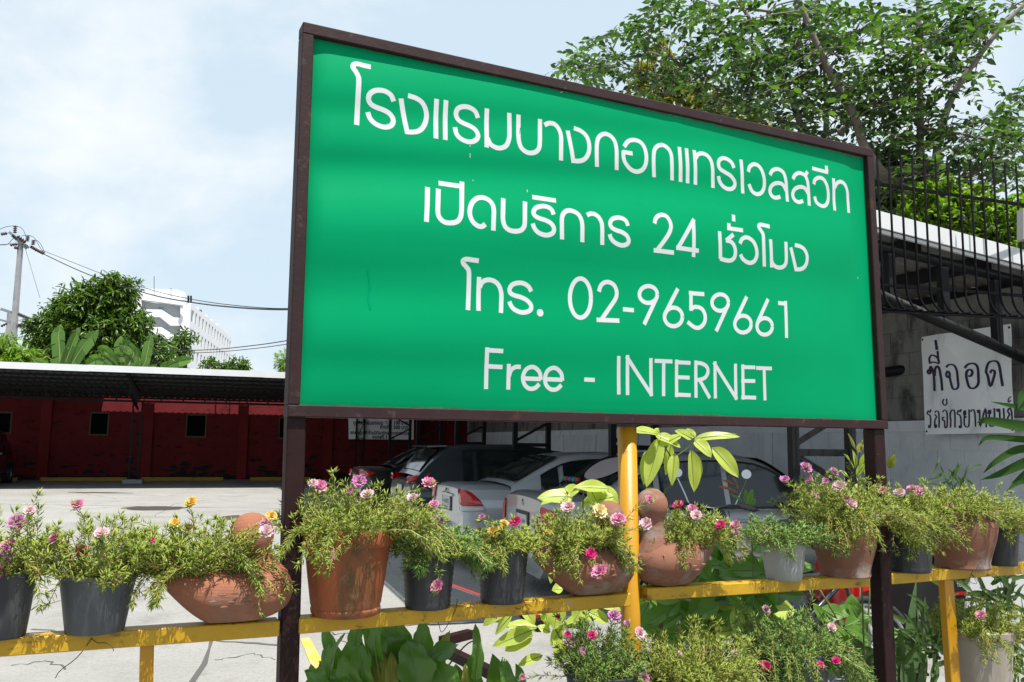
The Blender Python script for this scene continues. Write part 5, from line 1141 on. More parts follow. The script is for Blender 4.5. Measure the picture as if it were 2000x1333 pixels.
def bicycle(label, c, d):
    d = Vector(d).normalized(); up = Vector((0, 0, 1)); n_ = Vector((-d.y, d.x, 0)); c = Vector((c[0], c[1], 0)); t = thing('bicycle', label, 'bicycle', c)
    P = lambda x, z, y=0.: c + d * x + up * z + n_ * y
    WHR = mat('rim_white', (.45, .46, .46), .4, metal=.4)
    for x in (-.52, .52):
        b_ = MB(); b_.tube([P(x + .33 * math.cos(a / 28 * 6.2832), .34 + .33 * math.sin(a / 28 * 6.2832)) for a in range(29)], .021, 8, cap=False); w_ = b_.build('wheel', TYR, t, smooth=True)
        b_ = MB(); b_.tube([P(x + .30 * math.cos(a / 28 * 6.2832), .34 + .30 * math.sin(a / 28 * 6.2832)) for a in range(29)], .012, 6, cap=False)
        for k in range(18): a = k / 18 * 6.2832; b_.tube([P(x, .34, .02 * (-1) ** k), P(x + .30 * math.cos(a + .2), .34 + .30 * math.sin(a + .2))], .0018, 3)
        mk('rim', np.array(b_.v, dtype=float) + np.array([0, 0, 0]), b_.f, WHR, w_, True)
    for (a, b, r) in ((P(-.52, .34), P(-.12, .34), .010), (P(-.52, .34), P(-.2, .82), .009), (P(-.12, .34), P(-.2, .82), .016), (P(-.12, .34), P(.38, .78), .018), (P(-.2, .78), P(.36, .84), .016), (P(.36, .9), P(.52, .34), .015)):
        MB().tube([a, b], r, 8).build('frame_tube', BLKP, t, smooth=True)
    MB().tube([P(.36, .9), P(.34, 1.0)], .012, 6).build('stem', CHR, t); MB().tube(spline([P(.2, .99, .28), P(.34, 1.0, .12), P(.34, 1.0, -.12), P(.2, .99, -.28)], 4), .011, 6).build('handlebar', CHR, t)
    b_ = MB(); b_.sphere(tuple(P(-.22, .9)), .11, 10, 8, (1.1, .6, .35)); b_.build('saddle', TRIM, t, smooth=True)
    b_ = MB(); b_.lathe([(.09, -.004), (.09, .004)], P(-.12, .34, .04), 20, ax=(d, up, n_)); b_.build('chainring', CHR, t)
    b_ = MB(); b_.tube([P(-.12, .34, .06), P(-.02, .2, .06)], .009, 5); b_.build('crank', CHR, t)
q = W(1692, 1215, 5.25); bicycle('black bicycle with white-rimmed wheels leaning behind the right sign post', (q.x - .52, q.y - .12), (.97, .22, 0))
# leaning white board, dark box with red stripe
WB = mat('weathered_white_board', (.50, .51, .53), .7, bump=(10, .2), stain=[((.16, .17, .17), 14, .62, .7, .8, (1, 3, 1))])
bp = Plane(W(1960, 1150, 5.3).xy, (.93, .36)); b_ = MB(); b_.prism([bp.at(*p) for p in ((1898, 1118), (2040, 1112), (2050, 1262), (1876, 1264))], -bp.n * .015)
o = b_.build('white_board', WB, label='blank weathered white board leaning behind the rail at the right edge', cat='board')
bx = thing('speaker_box', 'dark box with red stripe and white lettering between the yellow leg and white board', 'box', bp.at(1880, 1250, -.25)); BPX = Plane(bp.at(1880, 1200, -.22).xy, bp.d)
b_ = MB(); b_.prism([BPX.at(*p) for p in ((1790, 1128), (1898, 1124), (1896, 1262), (1792, 1264))], -bp.n * .3); b_.build('case', TRIM, bx)
b_ = MB(); b_.prism([BPX.at(*p, .003) for p in ((1852, 1158), (1897, 1155), (1897, 1161), (1852, 1164))], bp.n * .004); b_.build('red_stripe', REDB, bx)
o3 = BPX.at(1869, 1147, .004); text_mesh('TURBO', .035, WHT, 'lettering', lambda x, y: o3 + bp.d * x + Vector((0, 0, y)), bx, width=.105)
# loose steel and red bar on the yard
def gbar(p, q, w_, name, mt, label, cat, h=.0):
    a, b = G(*p, h), G(*q, h); MB().bar(a + up_ * w_ / 2, b + up_ * w_ / 2, w_, w_, bev=.004).build(name, mt, label=label, cat=cat)
gbar((862, 1262), (918, 1247), .07, 'steel_bar', POST, 'short brown steel bar lying on the yard right of the broad-leaved plant', 'steel bar')
gbar((866, 1278), (985, 1338), .07, 'steel_bar', POST, 'long brown steel bar lying on the yard just below the short brown one', 'steel bar')
gbar((872, 1142), (1050, 1208), .022, 'red_bar', REDB, 'thin red bar slanting just under the rail between the two black pots', 'bar', .55)
gbar((985, 1170), (1060, 1235), .10, 'steel_bar', POST, 'wide brown steel bar in shade below the red bar', 'steel bar')
# ------------------------------------------------------------------ pots on the rail
TER = mat('terracotta_orange', (.36, .095, .028), .8, bump=(40, .35, .004), var=(5, .25), stain=[((.05, .05, .015), 5, .52, .64, .75, (1, 1, .4)), ((.50, .26, .16), 12, .58, .72, .5)])
CLAY = mat('clay_duck', (.34, .125, .065), .85, bump=(60, .4, .003), var=(6, .25), wave=(85, .35, 'Z'), stain=[((.20, .15, .12), 5, .5, .68, .6), ((.42, .26, .18), 16, .58, .72, .4)])
CLAYO = mat('clay_weathered', (.25, .105, .062), .88, bump=(50, .45, .003), var=(5, .3), stain=[((.30, .27, .25), 6, .50, .66, .75, (1, 1, 1.6)), ((.07, .05, .04), 9, .6, .7, .5)])
BPOT = mat('black_plastic_pot', (.030, .033, .038), .5, spec=.3, bump=(40, .2, .002), stain=[((.13, .13, .13), 8, .52, .7, .5, (3, 3, .35))])
GPOT = mat('grey_plastic_pot', (.30, .31, .31), .65, bump=(40, .2, .002), stain=[((.16, .14, .12), 7, .52, .68, .6, (3, 3, .4)), ((.42, .42, .42), 12, .6, .7, .5)])
BEIG = mat('beige_glazed_pot', (.34, .30, .25), .45, bump=(20, .2, .003), stain=[((.20, .17, .13), 4, .5, .66, .6, (2, 2, .5))])
SOIL = mat('soil', (.035, .022, .014), .95, bump=(60, 1., .01))
def pot(name, label, px, wpx, hpx, kind, mt, group=None, base=None, depth=None, dy=0.):
    """px: middle; wpx: width at the rim; hpx: height, both in photo pixels at the rail's depth"""
    b0 = base or rail_top(px); b0 = Vector(b0); sc = (b0.y) / 1640; r = wpx * sc / 2 ; h = hpx * sc
    t = thing(name, label, 'duck planter' if kind == 'duck' else 'flower pot', b0, group)
    def bl(mb, nm, m_): return mk(nm, np.array(mb.v, dtype=float) + np.array(b0), mb.f, m_, t, True, auto=35)
    if kind == 'bucket':
        pr_ = [(.001, .0), (r * .70, 0), (r * .735, .006), (r * .80, h * .30), (r * .87, h * .60), (r * .955, h * .90), (r * .96, h * .93), (r * 1.02, h * .935), (r * 1.03, h * .99), (r * 1.0, h), (r * .96, h), (r * .93, h * .9), (r * .90, h * .84)]
        b_ = MB(); b_.lathe(pr_, (0, 0, 0), 36, wob=.008, seed=int(px)); bl(b_, 'shell', mt)
    elif kind == 'ribbed':
        pr_ = [(.001, .0), (r * .80, 0), (r * .83, .008)]
        for i in range(9): pr_ += [(r * (.83 + .017 * i) + .0015, h * (.1 + .09 * i)), (r * (.84 + .017 * i) - .0012, h * (.1 + .09 * i) + h * .045)]
        pr_ += [(r * 1.0, h * .93), (r * 1.05, h * .94), (r * 1.05, h * .985), (r * 1.02, h), (r * .96, h), (r * .92, h * .85)]
        b_ = MB(); b_.lathe(pr_, (0, 0, 0), 36, wob=.006, seed=int(px)); bl(b_, 'shell', mt)
    elif kind == 'terracotta':
        pr_ = [(.001, 0), (r * .72, 0), (r * .75, .006), (r * .765, h * .05), (r * .77, h * .07), (r * .75, h * .09), (r * .775, h * .13), (r * .86, h * .45), (r * .94, h * .78), (r * .95, h * .80), (r * 1.02, h * .805), (r * 1.045, h * .84), (r * 1.05, h * .96), (r * 1.03, h), (r * .95, h), (r * .92, h * .88)]
        b_ = MB(); b_.lathe(pr_, (0, 0, 0), 44, wob=.006, seed=int(px)); bl(b_, 'shell', mt)
    elif kind == 'urn':
        pr_ = [(.001, 0), (r * .74, 0), (r * .77, h * .03), (r * .75, h * .10), (r * .80, h * .22), (r * .93, h * .48), (r * 1.0, h * .70), (r * .99, h * .80), (r * .93, h * .87), (r * .92, h * .90), (r * 1.02, h * .93), (r * 1.06, h * .97), (r * 1.04, h), (r * .94, h), (r * .86, h * .88)]
        b_ = MB(); b_.lathe(pr_, (0, 0, 0), 44, wob=.012, seed=int(px)); bl(b_, 'shell', mt)
    b_ = MB(); b_.disc((0, 0, h * .88), r * .915, n=20); bl(b_, 'soil', SOIL)
    return t, b0, r, h
def duck(label, px, wpx, flip, headpx, head_r, mt, bodyh=.165, headup=1.5, group='clay duck planters on the yellow rail', tail=1.):
    """clay duck: boat-shaped body with raised tail, open back, neck and round head; faces +s*dir"""
    b0 = Vector(rail_top(px)); sc = b0.y / 1640; L_ = wpx * sc / math.cos(R(24)); s_ = -1 if flip else 1
    t = thing('duck_planter', label, 'duck planter', b0, group); d = SP.d * s_; n_ = SP.n; up = Vector((0, 0, 1))
    H = bodyh; K, M = 26, 24; ring = []
    # body: sections along x from tail (-.5) to breast (.5); section = closed lower shell up to a rim line
    vs = []; open_lo, open_hi = -.50, .16
    for i in range(K + 1):
        u = 1 - (1 - i / K) ** 1.6 if False else math.sin(math.pi / 2 * (i / K)) ** 1.0; x = (-.5 + u) * L_
        e_ = math.sqrt(max(.0009, 1 - (max(0, u - .66) / .345) ** 2)); w_ = (max(.03, u / .6) ** .62 if u < .6 else 1) * e_
        zb = H * .95 * max(0, (.42 - u) / .42) ** 1.35 * tail; top = H * (1.0 + .05 * max(0, .3 - u)); zc = (zb + top) / 2 * (1 if u < .66 else 1) ; hz = (top - zb) / 2 * (e_ ** .8)
        for j in range(M):
            a = 2 * math.pi * j / M; y = math.sin(a) * L_ * .30 * w_; z = zc - math.cos(a) * hz * (1 if math.cos(a) > 0 else 1)
            y *= (1 - .10 * max(0, math.cos(a)))
            vs.append(b0 + d * x + n_ * y + up * max(z, 0.0))
    fs = []
    for i in range(K):
        uc = math.sin(math.pi / 2 * ((i + .5) / K)) - .5
        for j in range(M):
            jc = (j + .5) / M
            if open_lo + .10 < uc < open_hi and .40 < jc < .60: continue
            fs.append((i * M + j, i * M + (j + 1) % M, (i + 1) * M + (j + 1) % M, (i + 1) * M + j))
    fs += [tuple(range(M - 1, -1, -1)), tuple(K * M + j for j in range(M))]
    mk('body', np.array([tuple(v) for v in vs]), fs, mt, t, True)
    # neck and head in one surface of revolution, leaning a little
    nx = L_ * .29; hr = head_r; hc = b0 + d * (L_ * (.29 + headpx)) + up * (H * .95 + hr * headup)
    nb = b0 + d * nx + up * (H * .70); ax_ = (hc - nb).normalized(); X = d; Y = ax_.cross(X).normalized(); X = Y.cross(ax_); hl = (hc - nb).length
    pr_ = [(hr * 1.25, -H * .2), (hr * 1.15, H * .06), (hr * .86, H * .24), (hr * .66, max(H * .34, hl - hr * 1.25)), (hr * .70, hl - hr * .9)]
    for i in range(9): a = -.72 + (math.pi / 2 + .72) * i / 8; pr_.append((max(hr * math.cos(a), .0008), hl + hr * math.sin(a) * 1.02))
    b_ = MB(); b_.lathe(pr_, nb, 28, ax=(X, Y, ax_)); mk('neck_and_head', np.array([tuple(v) for v in b_.v]), b_.f, mt, t, True)
    b_ = MB(); bk = hc + (d * .55 - n_ * .8).normalized() * hr * .85; bd = (d * .55 - n_ * .8).normalized(); b_.lathe([(hr * .42, 0), (hr * .36, hr * .35), (hr * .2, hr * .75), (.001, hr * .9)], bk, 12, ax=(up, bd.cross(up), bd)); mk('beak', np.array([tuple(v) for v in b_.v]), b_.f, TRIM, t, True)
    for i in range(7):                        # wing notches pressed into the clay
        a = [(.05, .62), (.12, .55), (-.04, .60), (.02, .48), (.14, .44), (-.10, .50), (-.02, .40)][i]; x = a[0] * L_ ; z = a[1] * H
        u = a[0] + .5; wid = L_ * .31 * math.sin(math.pi * u * .93) ** .62; y = wid * math.sqrt(max(0, 1 - ((z - H * .5) / (H * .5)) ** 2)) 
        c = b0 + d * x + n_ * (y + .0015) + up * z; b_ = MB(); b_.lathe([(.001, -.011), (.003, -.006), (.004, 0), (.003, .006), (.001, .011)], c, 8, ax=(n_ * .5, up, d)); b_.build('wing_notch', CLAYO if mt is CLAY else CLAY, t)
    return t, b0, L_, H
rm = {}
def P1(*a, **k): r_ = pot(*a, **k); rm[a[2]] = r_; return r_
GB = 'black plastic pots on the yellow rail'
P1('plant_pot', 'black plastic pot cut off by the left edge at the start of the rail', 0, 108, 122, 'bucket', BPOT, GB)
P1('plant_pot', 'dark grey plastic pot standing on the rail just left of the first clay duck', 184, 140, 108, 'bucket', mat('dark_grey_pot', (.075, .085, .095), .5, spec=.3, stain=[((.22, .22, .23), 7, .5, .68, .5, (4, 4, .3))]), GB)
d1 = duck('large clay duck planter facing right against the left sign post', 433, 236, False, -.10, .066, CLAY, headup=1.42)
P1('plant_pot', 'big orange terracotta pot, widest on the rail, right of the left sign post', 680, 172, 160, 'terracotta', TER)
P1('plant_pot', 'black plastic pot directly right of the orange terracotta pot', 842, 104, 112, 'ribbed', BPOT, GB)
P1('plant_pot', 'small black plastic pot between another black pot and the middle duck', 989, 100, 106, 'ribbed', BPOT, GB)
d2 = duck('weathered clay duck planter just left of the yellow pipe, head behind the pipe', 1150, 190, False, -.02, .056, CLAYO, .19, tail=.7, headup=1.7)
d3 = duck('clay duck planter just right of the yellow pipe facing left with banded neck', 1334, 170, True, .02, .062, CLAYO, .18, tail=.9, headup=2.1)
P1('plant_pot', 'pale grey plastic pot on the rail between the right duck and a clay urn', 1544, 90, 78, 'bucket', GPOT)
P1('plant_pot', 'clay urn-shaped pot just left of the right sign post', 1664, 122, 112, 'urn', CLAYO, 'clay urn pots near the right end of the rail')
P1('plant_pot', 'ribbed black plastic pot just right of the right sign post', 1790, 92, 84, 'ribbed', BPOT, GB)
P1('plant_pot', 'round clay urn pot between two black pots at the right end of the rail', 1894, 128, 108, 'urn', CLAYO, 'clay urn pots near the right end of the rail')
P1('plant_pot', 'black plastic pot last in the row at the right edge', 1968, 72, 72, 'ribbed', BPOT, GB)
gp = W(1920, 1333, 4.05); 
P1('plant_pot', 'tall beige glazed pot standing below the rail at the lower right', 1922, 118, 240, 'bucket', BEIG, base=W(1924, 1484, 4.05))
P1('plant_pot', 'black pot half hidden under flowering plants at the bottom, right of the yellow pipe', 1545, 150, 180, 'bucket', BPOT, base=W(1545, 1460, 3.45))
P1('plant_pot', 'low black pot beneath the moss roses at the bottom, left of the yellow pipe', 1180, 150, 150, 'bucket', BPOT, base=W(1180, 1470, 3.1))
P1('plant_pot', 'low black pot beneath the moss roses at the bottom, between pipe and black pot', 1340, 150, 150, 'bucket', BPOT, base=W(1350, 1480, 3.2))
# low stand so the lower pots stand on something
ST = mat('stand_board', (.12, .10, .08), .8)
for (x0, x1, y_, z_) in ((1110, 1450, 3.15, None), (1480, 1640, 3.45, None), (1860, 2000, 4.05, None)):
    a, b = W(x0, 1480, y_), W(x1, 1480, y_); zt = {1110: W(1180, 1470, 3.1).z, 1480: W(1545, 1460, 3.45).z, 1860: W(1924, 1484, 4.05).z}[x0] - .002
    lb = {1110: 'low plank stand under the moss rose pots near the yellow pipe', 1480: 'low plank stand under the black pot right of the pipe', 1860: 'low plank stand under the beige pot'}[x0]
    t = thing('plant_stand', lb, 'stand', (0.5 * (a.x + b.x), y_, 0)); zt = min(zt, W(1350, 1480, 3.2).z - .002) if x0 == 1110 else zt
    MB().box(((a.x + b.x) / 2, y_, zt - .015), (b.x - a.x + .1, .36, .03)).build('top', ST, t)
    for x in (a.x, b.x): MB().box((x, y_, (zt - .03) / 2), (.05, .3, zt - .03)).build('leg', ST, t)

# ------------------------------------------------------------------ moss roses (portulaca)
PGR = mat('moss_rose_leaf', (.45, .56, .075), .45, spec=.4, island=[(.58, .60, .14), (.20, .33, .05), (.40, .48, .13)], trans=((1.3, 1.3, .6), .42))
PGG = mat('moss_rose_leaf_green', (.24, .44, .10), .45, spec=.4, island=[(.44, .56, .14), (.12, .26, .06)], trans=((1.3, 1.3, .6), .42))
PST = mat('moss_rose_stem', (.36, .32, .09), .6, island=[(.40, .18, .08), (.24, .32, .08)])
PBD = mat('moss_rose_bud', (.38, .42, .12), .5)
PETAL = {k: mat('petal_' + k, c, .55, island=[c2], trans=((1.2, 1.1, 1.1), .3)) for k, c, c2 in (
    ('pink', (.66, .17, .36), (.78, .42, .56)), ('magenta', (.62, .01, .17), (.70, .03, .24)), ('yellow', (.80, .50, .08), (.82, .62, .2)), ('violet', (.50, .13, .38), (.62, .28, .50)), ('pale', (.74, .42, .52), (.80, .62, .68)), ('cream', (.80, .66, .28), (.84, .74, .45)))}
NEE_V = [(0, 0, 0), (.45, .082, .03), (.45, -.082, .03), (.45, 0, -.06), (1, 0, .10)]
NEE_F = [(0, 2, 1), (0, 3, 2), (0, 1, 3), (1, 2, 4), (2, 3, 4), (3, 1, 4)]
def flower_mesh(key, seed):
    rd_ = random.Random(seed); V, Fc = [], []
    for ring, (n_, r0, r1, el, wd) in enumerate(((7, .05, 1.0, .12, .44), (8, .05, .86, .42, .38), (8, .04, .66, .75, .30), (7, .03, .44, 1.05, .22), (5, .02, .25, 1.3, .15))):
        for i in range(n_):
            a = 2 * math.pi * (i + rd_.random() * .5 + ring * .4) / n_; e = el + rd_.uniform(-.15, .15); r_ = r1 * rd_.uniform(.85, 1.1)
            d = np.array([math.cos(a) * math.cos(e), math.sin(a) * math.cos(e), math.sin(e)]); s_ = np.array([-math.sin(a), math.cos(a), 0]); u = np.cross(s_, d) * -1; b = len(V)
            for (l_, w_, h_) in ((r0, 0, 0), (.55, wd, .06), (.6, 0, -.02), (.55, -wd, .06), (.98, wd * .75, .12 * rd_.random()), (.88, 0, .05), (.98, -wd * .75, .12 * rd_.random())):
                V.append(d * r_ * l_ + s_ * w_ * r1 + u * h_)
            Fc += [(b, b + 1, b + 2), (b, b + 2, b + 3), (b + 1, b + 4, b + 5), (b + 1, b + 5, b + 2), (b + 2, b + 5, b + 6), (b + 2, b + 6, b + 3)]
    me = bpy.data.meshes.new('flower'); me.from_pydata([tuple(v) for v in V], [], Fc); me.materials.append(PETAL[key]); return me
FM = {k: [flower_mesh(k, i) for i in range(3)] for k in PETAL}
nfl = [0]
def flower(px, py, col, wpx, y, parent, tilt=None):
    """flower whose middle is seen at (px,py), wpx wide, at depth y"""
    p = W(px, py, y); o = bpy.data.objects.new('flower', FM[col][nfl[0] % 3]); nfl[0] += 1; COL.objects.link(o); o.parent = parent
    o.location = p - parent.location; s_ = wpx * y / 1640 / 2 * 1.12; o.scale = (s_, s_, s_)
    rd_ = random.Random(px * 7 + py); n_ = Vector((rd_.uniform(-.5, .5), -rd_.uniform(.45, 1.), rd_.uniform(.35, .9))).normalized(); o.rotation_euler = n_.to_track_quat('Z', 'Y').to_euler(); return p
def moss(label, c, rx, rz, ry, n_st, flowers, seed, mt=None, reach=1.0, hang=0., ls=.0255, cat='moss rose', group='moss roses in pots', skew=0., lean=None, base_h=0.):
    """c: crown base (middle of the soil); rx/ry half spread, rz height; hang: share of stems that spill over the rim"""
    global rng
    rng = np.random.default_rng(seed); c = Vector(c); t = thing('moss_rose', label, cat, c, group); mt = mt or PGR
    P_, D_, U_, S_, = [], [], [], []; st = MB(); buds = MB(); sd = np.array(SP.d); sn = np.array(SP.n)
    def stem(a0, a1, ctrl, dens=1.):
        k = 8; pts = []
        for i in range(k + 1):
            s_ = i / k; pts.append(a0 * (1 - s_) ** 2 + ctrl * 2 * s_ * (1 - s_) + a1 * s_ * s_)
        pts = [p + rng.normal(size=3) * .004 * (i > 0) for i, p in enumerate(pts)]
        L_ = sum(np.linalg.norm(q - p) for p, q in zip(pts, pts[1:]))
        st.tube([Vector(p) for p in pts], [.0019 - .0009 * i / k for i in range(k + 1)], 3, cap=False)
        n_ = int(L_ / .0052 * dens)
        for q in range(n_):
            s_ = (q + rng.random()) / n_; s_ = s_ ** .8; i = min(int(s_ * k), k - 1); f_ = s_ * k - i; p = pts[i] * (1 - f_) + pts[i + 1] * f_; T = pts[i + 1] - pts[i]; T = T / (np.linalg.norm(T) + 1e-9)
            r_ = rng.normal(size=3); r_ -= T * r_.dot(T); r_ /= np.linalg.norm(r_) + 1e-9; d = T * rng.uniform(.25, .95) + r_ * .9
            P_.append(p); D_.append(d); U_.append(T + rng.normal(size=3) * .3); S_.append(ls * rng.uniform(.6, 1.25))
        T = pts[-1] - pts[-2]; T = T / (np.linalg.norm(T) + 1e-9)
        for q in range(8):
            r_ = rng.normal(size=3); d = T * rng.uniform(.5, 1.4) + r_ * .6; P_.append(pts[-1]); D_.append(d); U_.append(T + rng.normal(size=3) * .3); S_.append(ls * rng.uniform(.7, 1.2))
        return pts[-1], T
    for i in range(n_st):
        th = rng.random() * 6.283; rr = rng.random() ** .5; a0 = np.array(c) + sd * math.cos(th) * rx * .38 * rr + sn * math.sin(th) * ry * .38 * rr
        ex = math.cos(th) * rx * (rr * .75 + .35 * rng.random()); ey = math.sin(th) * ry * (rr * .75 + .35 * rng.random()); q = min(1, math.hypot(ex / rx, ey / ry))
        if rng.random() < hang: ez = -rng.uniform(.0, .62) * rz * .62 * (1 if rng.random() < .85 else 1.7); kx = 1.05; ex = math.copysign(max(abs(ex), rx * .55), ex); ey = abs(ey) * 1.0 + ry * .35
        else: ez = rz * (1 - .62 * q * q) * rng.uniform(.35, 1.02) * (1.35 if rng.random() < .10 else 1); kx = 1.
        a1 = np.array(c) + sd * (ex * kx + skew * ez) + sn * ey + np.array([0, 0, ez]); ctrl = (a0 * .4 + a1 * .6) + np.array([0, 0, max(rz * .35, .3 * rz) * rng.uniform(.4, 1.3) if ez > 0 else rz * .65])
        if ez > 0: ctrl = a0 * .5 + a1 * .5 + np.array([0, 0, -.1 * rz]) + (rng.normal(size=3) * .012)
        e, T = stem(a0, a1, ctrl)
        if rng.random() < .10: buds.lathe([(.0005, 0), (.003, .002), (.0038, .005), (.002, .009), (.0004, .011)], Vector(e), 5)
    for (px, py, col, wpx) in flowers:
        yy = c.y - rng.uniform(.35, .9) * ry; yy = c.y - ry * 1.02 if W(px, py, yy).z < c.z + .015 else yy; p = np.array(flower(px, py, col, wpx, yy, t))
        th = rng.random() * 6.283; a0 = np.array(c) + sd * math.cos(th) * rx * .3 + sn * math.sin(th) * ry * .3; q_ = p - np.array([0, .004, .006])
        stem(a0, q_, a0 * .5 + q_ * .5 + np.array([0, 0, .02]))
    V, Fc = leafcloud(NEE_V, NEE_F, P_, D_, U_, S_); mk('leaves', V, Fc, mt, t)
    st.build('stems', PST, t)
    if buds.v: buds.build('buds', PBD, t, kind='stuff')
    return t
def top_of(px): t, b0, r, h = rm[px]; return b0 + Vector((0, 0, h * .9)), r
sc_ = lambda px: rail_top(px).y / 1640
def mossp(px, label, x0, x1, ytop, n, fl, seed, **k):
    """plant in the pot at px spanning photo columns x0..x1 up to row ytop"""
    c, r = top_of(px); s_ = c.y / 1640; rx = (x1 - x0) / 2 * s_ / .84; xm = (x0 + x1) / 2; c2 = c + SP.d * ((xm - px) * s_ * .6)
    top = W(xm, ytop, c.y).z; return moss(label, c2, rx, max(.08, (top - c.z) * 1.12), min(rx, r * 1.9), n, fl, seed, **k)
mossp(0, 'moss rose with many pink flowers at the left edge', -70, 95, 1000, 70, [(58, 998, 'pale', 20), (33, 1020, 'violet', 28), (42, 1026, 'violet', 24), (17, 1064, 'pink', 27), (20, 1088, 'pale', 30), (5, 1115, 'pink', 30), (12, 1075, 'violet', 22)], 101, hang=.07)
mossp(184, 'moss rose with pink flowers and one crimson flower in the dark grey pot', 75, 305, 1005, 120, [(152, 986, 'pink', 23), (107, 1052, 'pink', 26), (97, 1060, 'pale', 18), (199, 1042, 'pale', 26), (162, 1077, 'magenta', 26), (296, 1055, 'magenta', 12)], 102, hang=.03)
c = d1[1] + SP.d * (-.03) + Vector((0, 0, d1[3] * .9)); moss('moss rose with yellow flowers filling the large clay duck', c - SP.d * .035, .235, .165, .14, 230, [(374, 982, 'yellow', 24), (341, 1022, 'yellow', 20), (371, 1032, 'yellow', 16), (520, 1022, 'violet', 22), (520, 1038, 'pale', 27), (530, 1009, 'yellow', 22)], 103, hang=.13, skew=-.25)
mossp(680, 'wide moss rose with pink flowers spilling over the big orange pot', 560, 865, 958, 210, [(612, 945, 'pale', 18), (625, 950, 'pink', 27), (702, 941, 'violet', 27), (718, 966, 'pale', 24), (837, 944, 'pink', 28), (806, 972, 'pale', 20), (848, 985, 'pink', 18), (642, 1086, 'pink', 27), (684, 958, 'violet', 14)], 104, hang=.17)
mossp(842, 'dense green moss rose with a single pink flower hanging over its black pot', 765, 945, 1030, 170, [(855, 1146, 'pink', 27), (862, 1016, 'violet', 12)], 105, hang=.30, mt=PGG)
mossp(989, 'moss rose with yellow flowers and one crimson bloom in the small black pot', 925, 1060, 1030, 110, [(1008, 1019, 'magenta', 22), (985, 1023, 'yellow', 18), (962, 1039, 'yellow', 20), (979, 1036, 'yellow', 18), (941, 1010, 'violet', 12)], 106, hang=.2)
c = d2[1] + SP.d * (-.02) + Vector((0, 0, d2[3] * .85)); moss('moss rose with one large cream bloom in the duck left of the yellow pipe', c, .20, .17, .15, 190, [(1171, 999, 'cream', 30), (1110, 991, 'pale', 26), (1208, 1016, 'pink', 28), (1154, 1082, 'magenta', 22), (1172, 1118, 'pink', 32), (1070, 1041, 'yellow', 16), (1262, 1024, 'pale', 26), (1268, 977, 'pink', 20)], 107, hang=.22)
c = d3[1] - SP.d * (-.06) + Vector((0, 0, d3[3] * .85)); moss('moss rose with crimson and pink flowers behind the right duck', c, .20, .14, .15, 150, [(1325, 987, 'magenta', 20), (1352, 996, 'pink', 22), (1360, 1007, 'pale', 22), (1407, 1027, 'magenta', 22), (1437, 1026, 'pink', 20), (1438, 1042, 'pale', 14)], 108, hang=.12)
mossp(1544, 'short moss rose without blooms in the pale grey pot', 1455, 1640, 1015, 130, [(1500, 1038, 'pink', 8)], 109, hang=.10, mt=PGG)
mossp(1664, 'tall moss rose with violet and pink flowers trailing over the left clay urn', 1555, 1780, 935, 240, [(1574, 914, 'violet', 24), (1533, 937, 'violet', 18), (1580, 937, 'violet', 14), (1629, 922, 'violet', 17), (1613, 940, 'violet', 13), (1640, 951, 'pale', 24), (1662, 985, 'pale', 24), (1655, 974, 'pink', 14), (1708, 1010, 'pale', 18), (1590, 968, 'violet', 12)], 110, hang=.22)
mossp(1790, 'moss rose with a row of pale pink flowers right of the right sign post', 1722, 1850, 962, 150, [(1724, 958, 'pink', 18), (1757, 963, 'pale', 20), (1780, 955, 'pink', 17), (1793, 960, 'pink', 22), (1803, 957, 'pale', 14)], 111, hang=.18)
mossp(1894, 'yellow-green moss rose with one pale flower over the right clay urn', 1800, 1990, 955, 210, [(1854, 989, 'pale', 18)], 112, hang=.16)
mossp(1968, 'moss rose without flowers at the right edge of the rail', 1920, 2050, 985, 90, [], 113, hang=.12)
mossp(1922, 'moss rose with one pink flower in the tall beige pot', 1840, 2010, 1170, 150, [(1916, 1202, 'pink', 18)], 114, hang=.10)
mossp(1545, 'bushy moss rose with three crimson flowers in the lower black pot', 1440, 1640, 1190, 180, [(1496, 1191, 'violet', 16), (1624, 1226, 'pale', 18), (1495, 1301, 'magenta', 20), (1602, 1300, 'magenta', 16), (1633, 1291, 'magenta', 17), (1434, 1277, 'pale', 14)], 115, hang=.30, mt=PGG)
mossp(1180, 'lower moss rose with violet flowers left of the yellow pipe', 1080, 1232, 1215, 150, [(1200, 1203, 'violet', 24), (1112, 1253, 'violet', 20), (1138, 1272, 'violet', 15), (1157, 1241, 'magenta', 18), (1109, 1240, 'magenta', 14), (1225, 1217, 'violet', 12), (1021, 1323, 'pink', 12), (1090, 1205, 'magenta', 10)], 116, hang=.15, mt=PGG)
mossp(1340, 'lower moss rose spreading right of the yellow pipe with a pink flower before it', 1262, 1480, 1225, 180, [(1249, 1237, 'pale', 24), (1257, 1328, 'pink', 24), (1328, 1275, 'pale', 8)], 117, hang=.15)

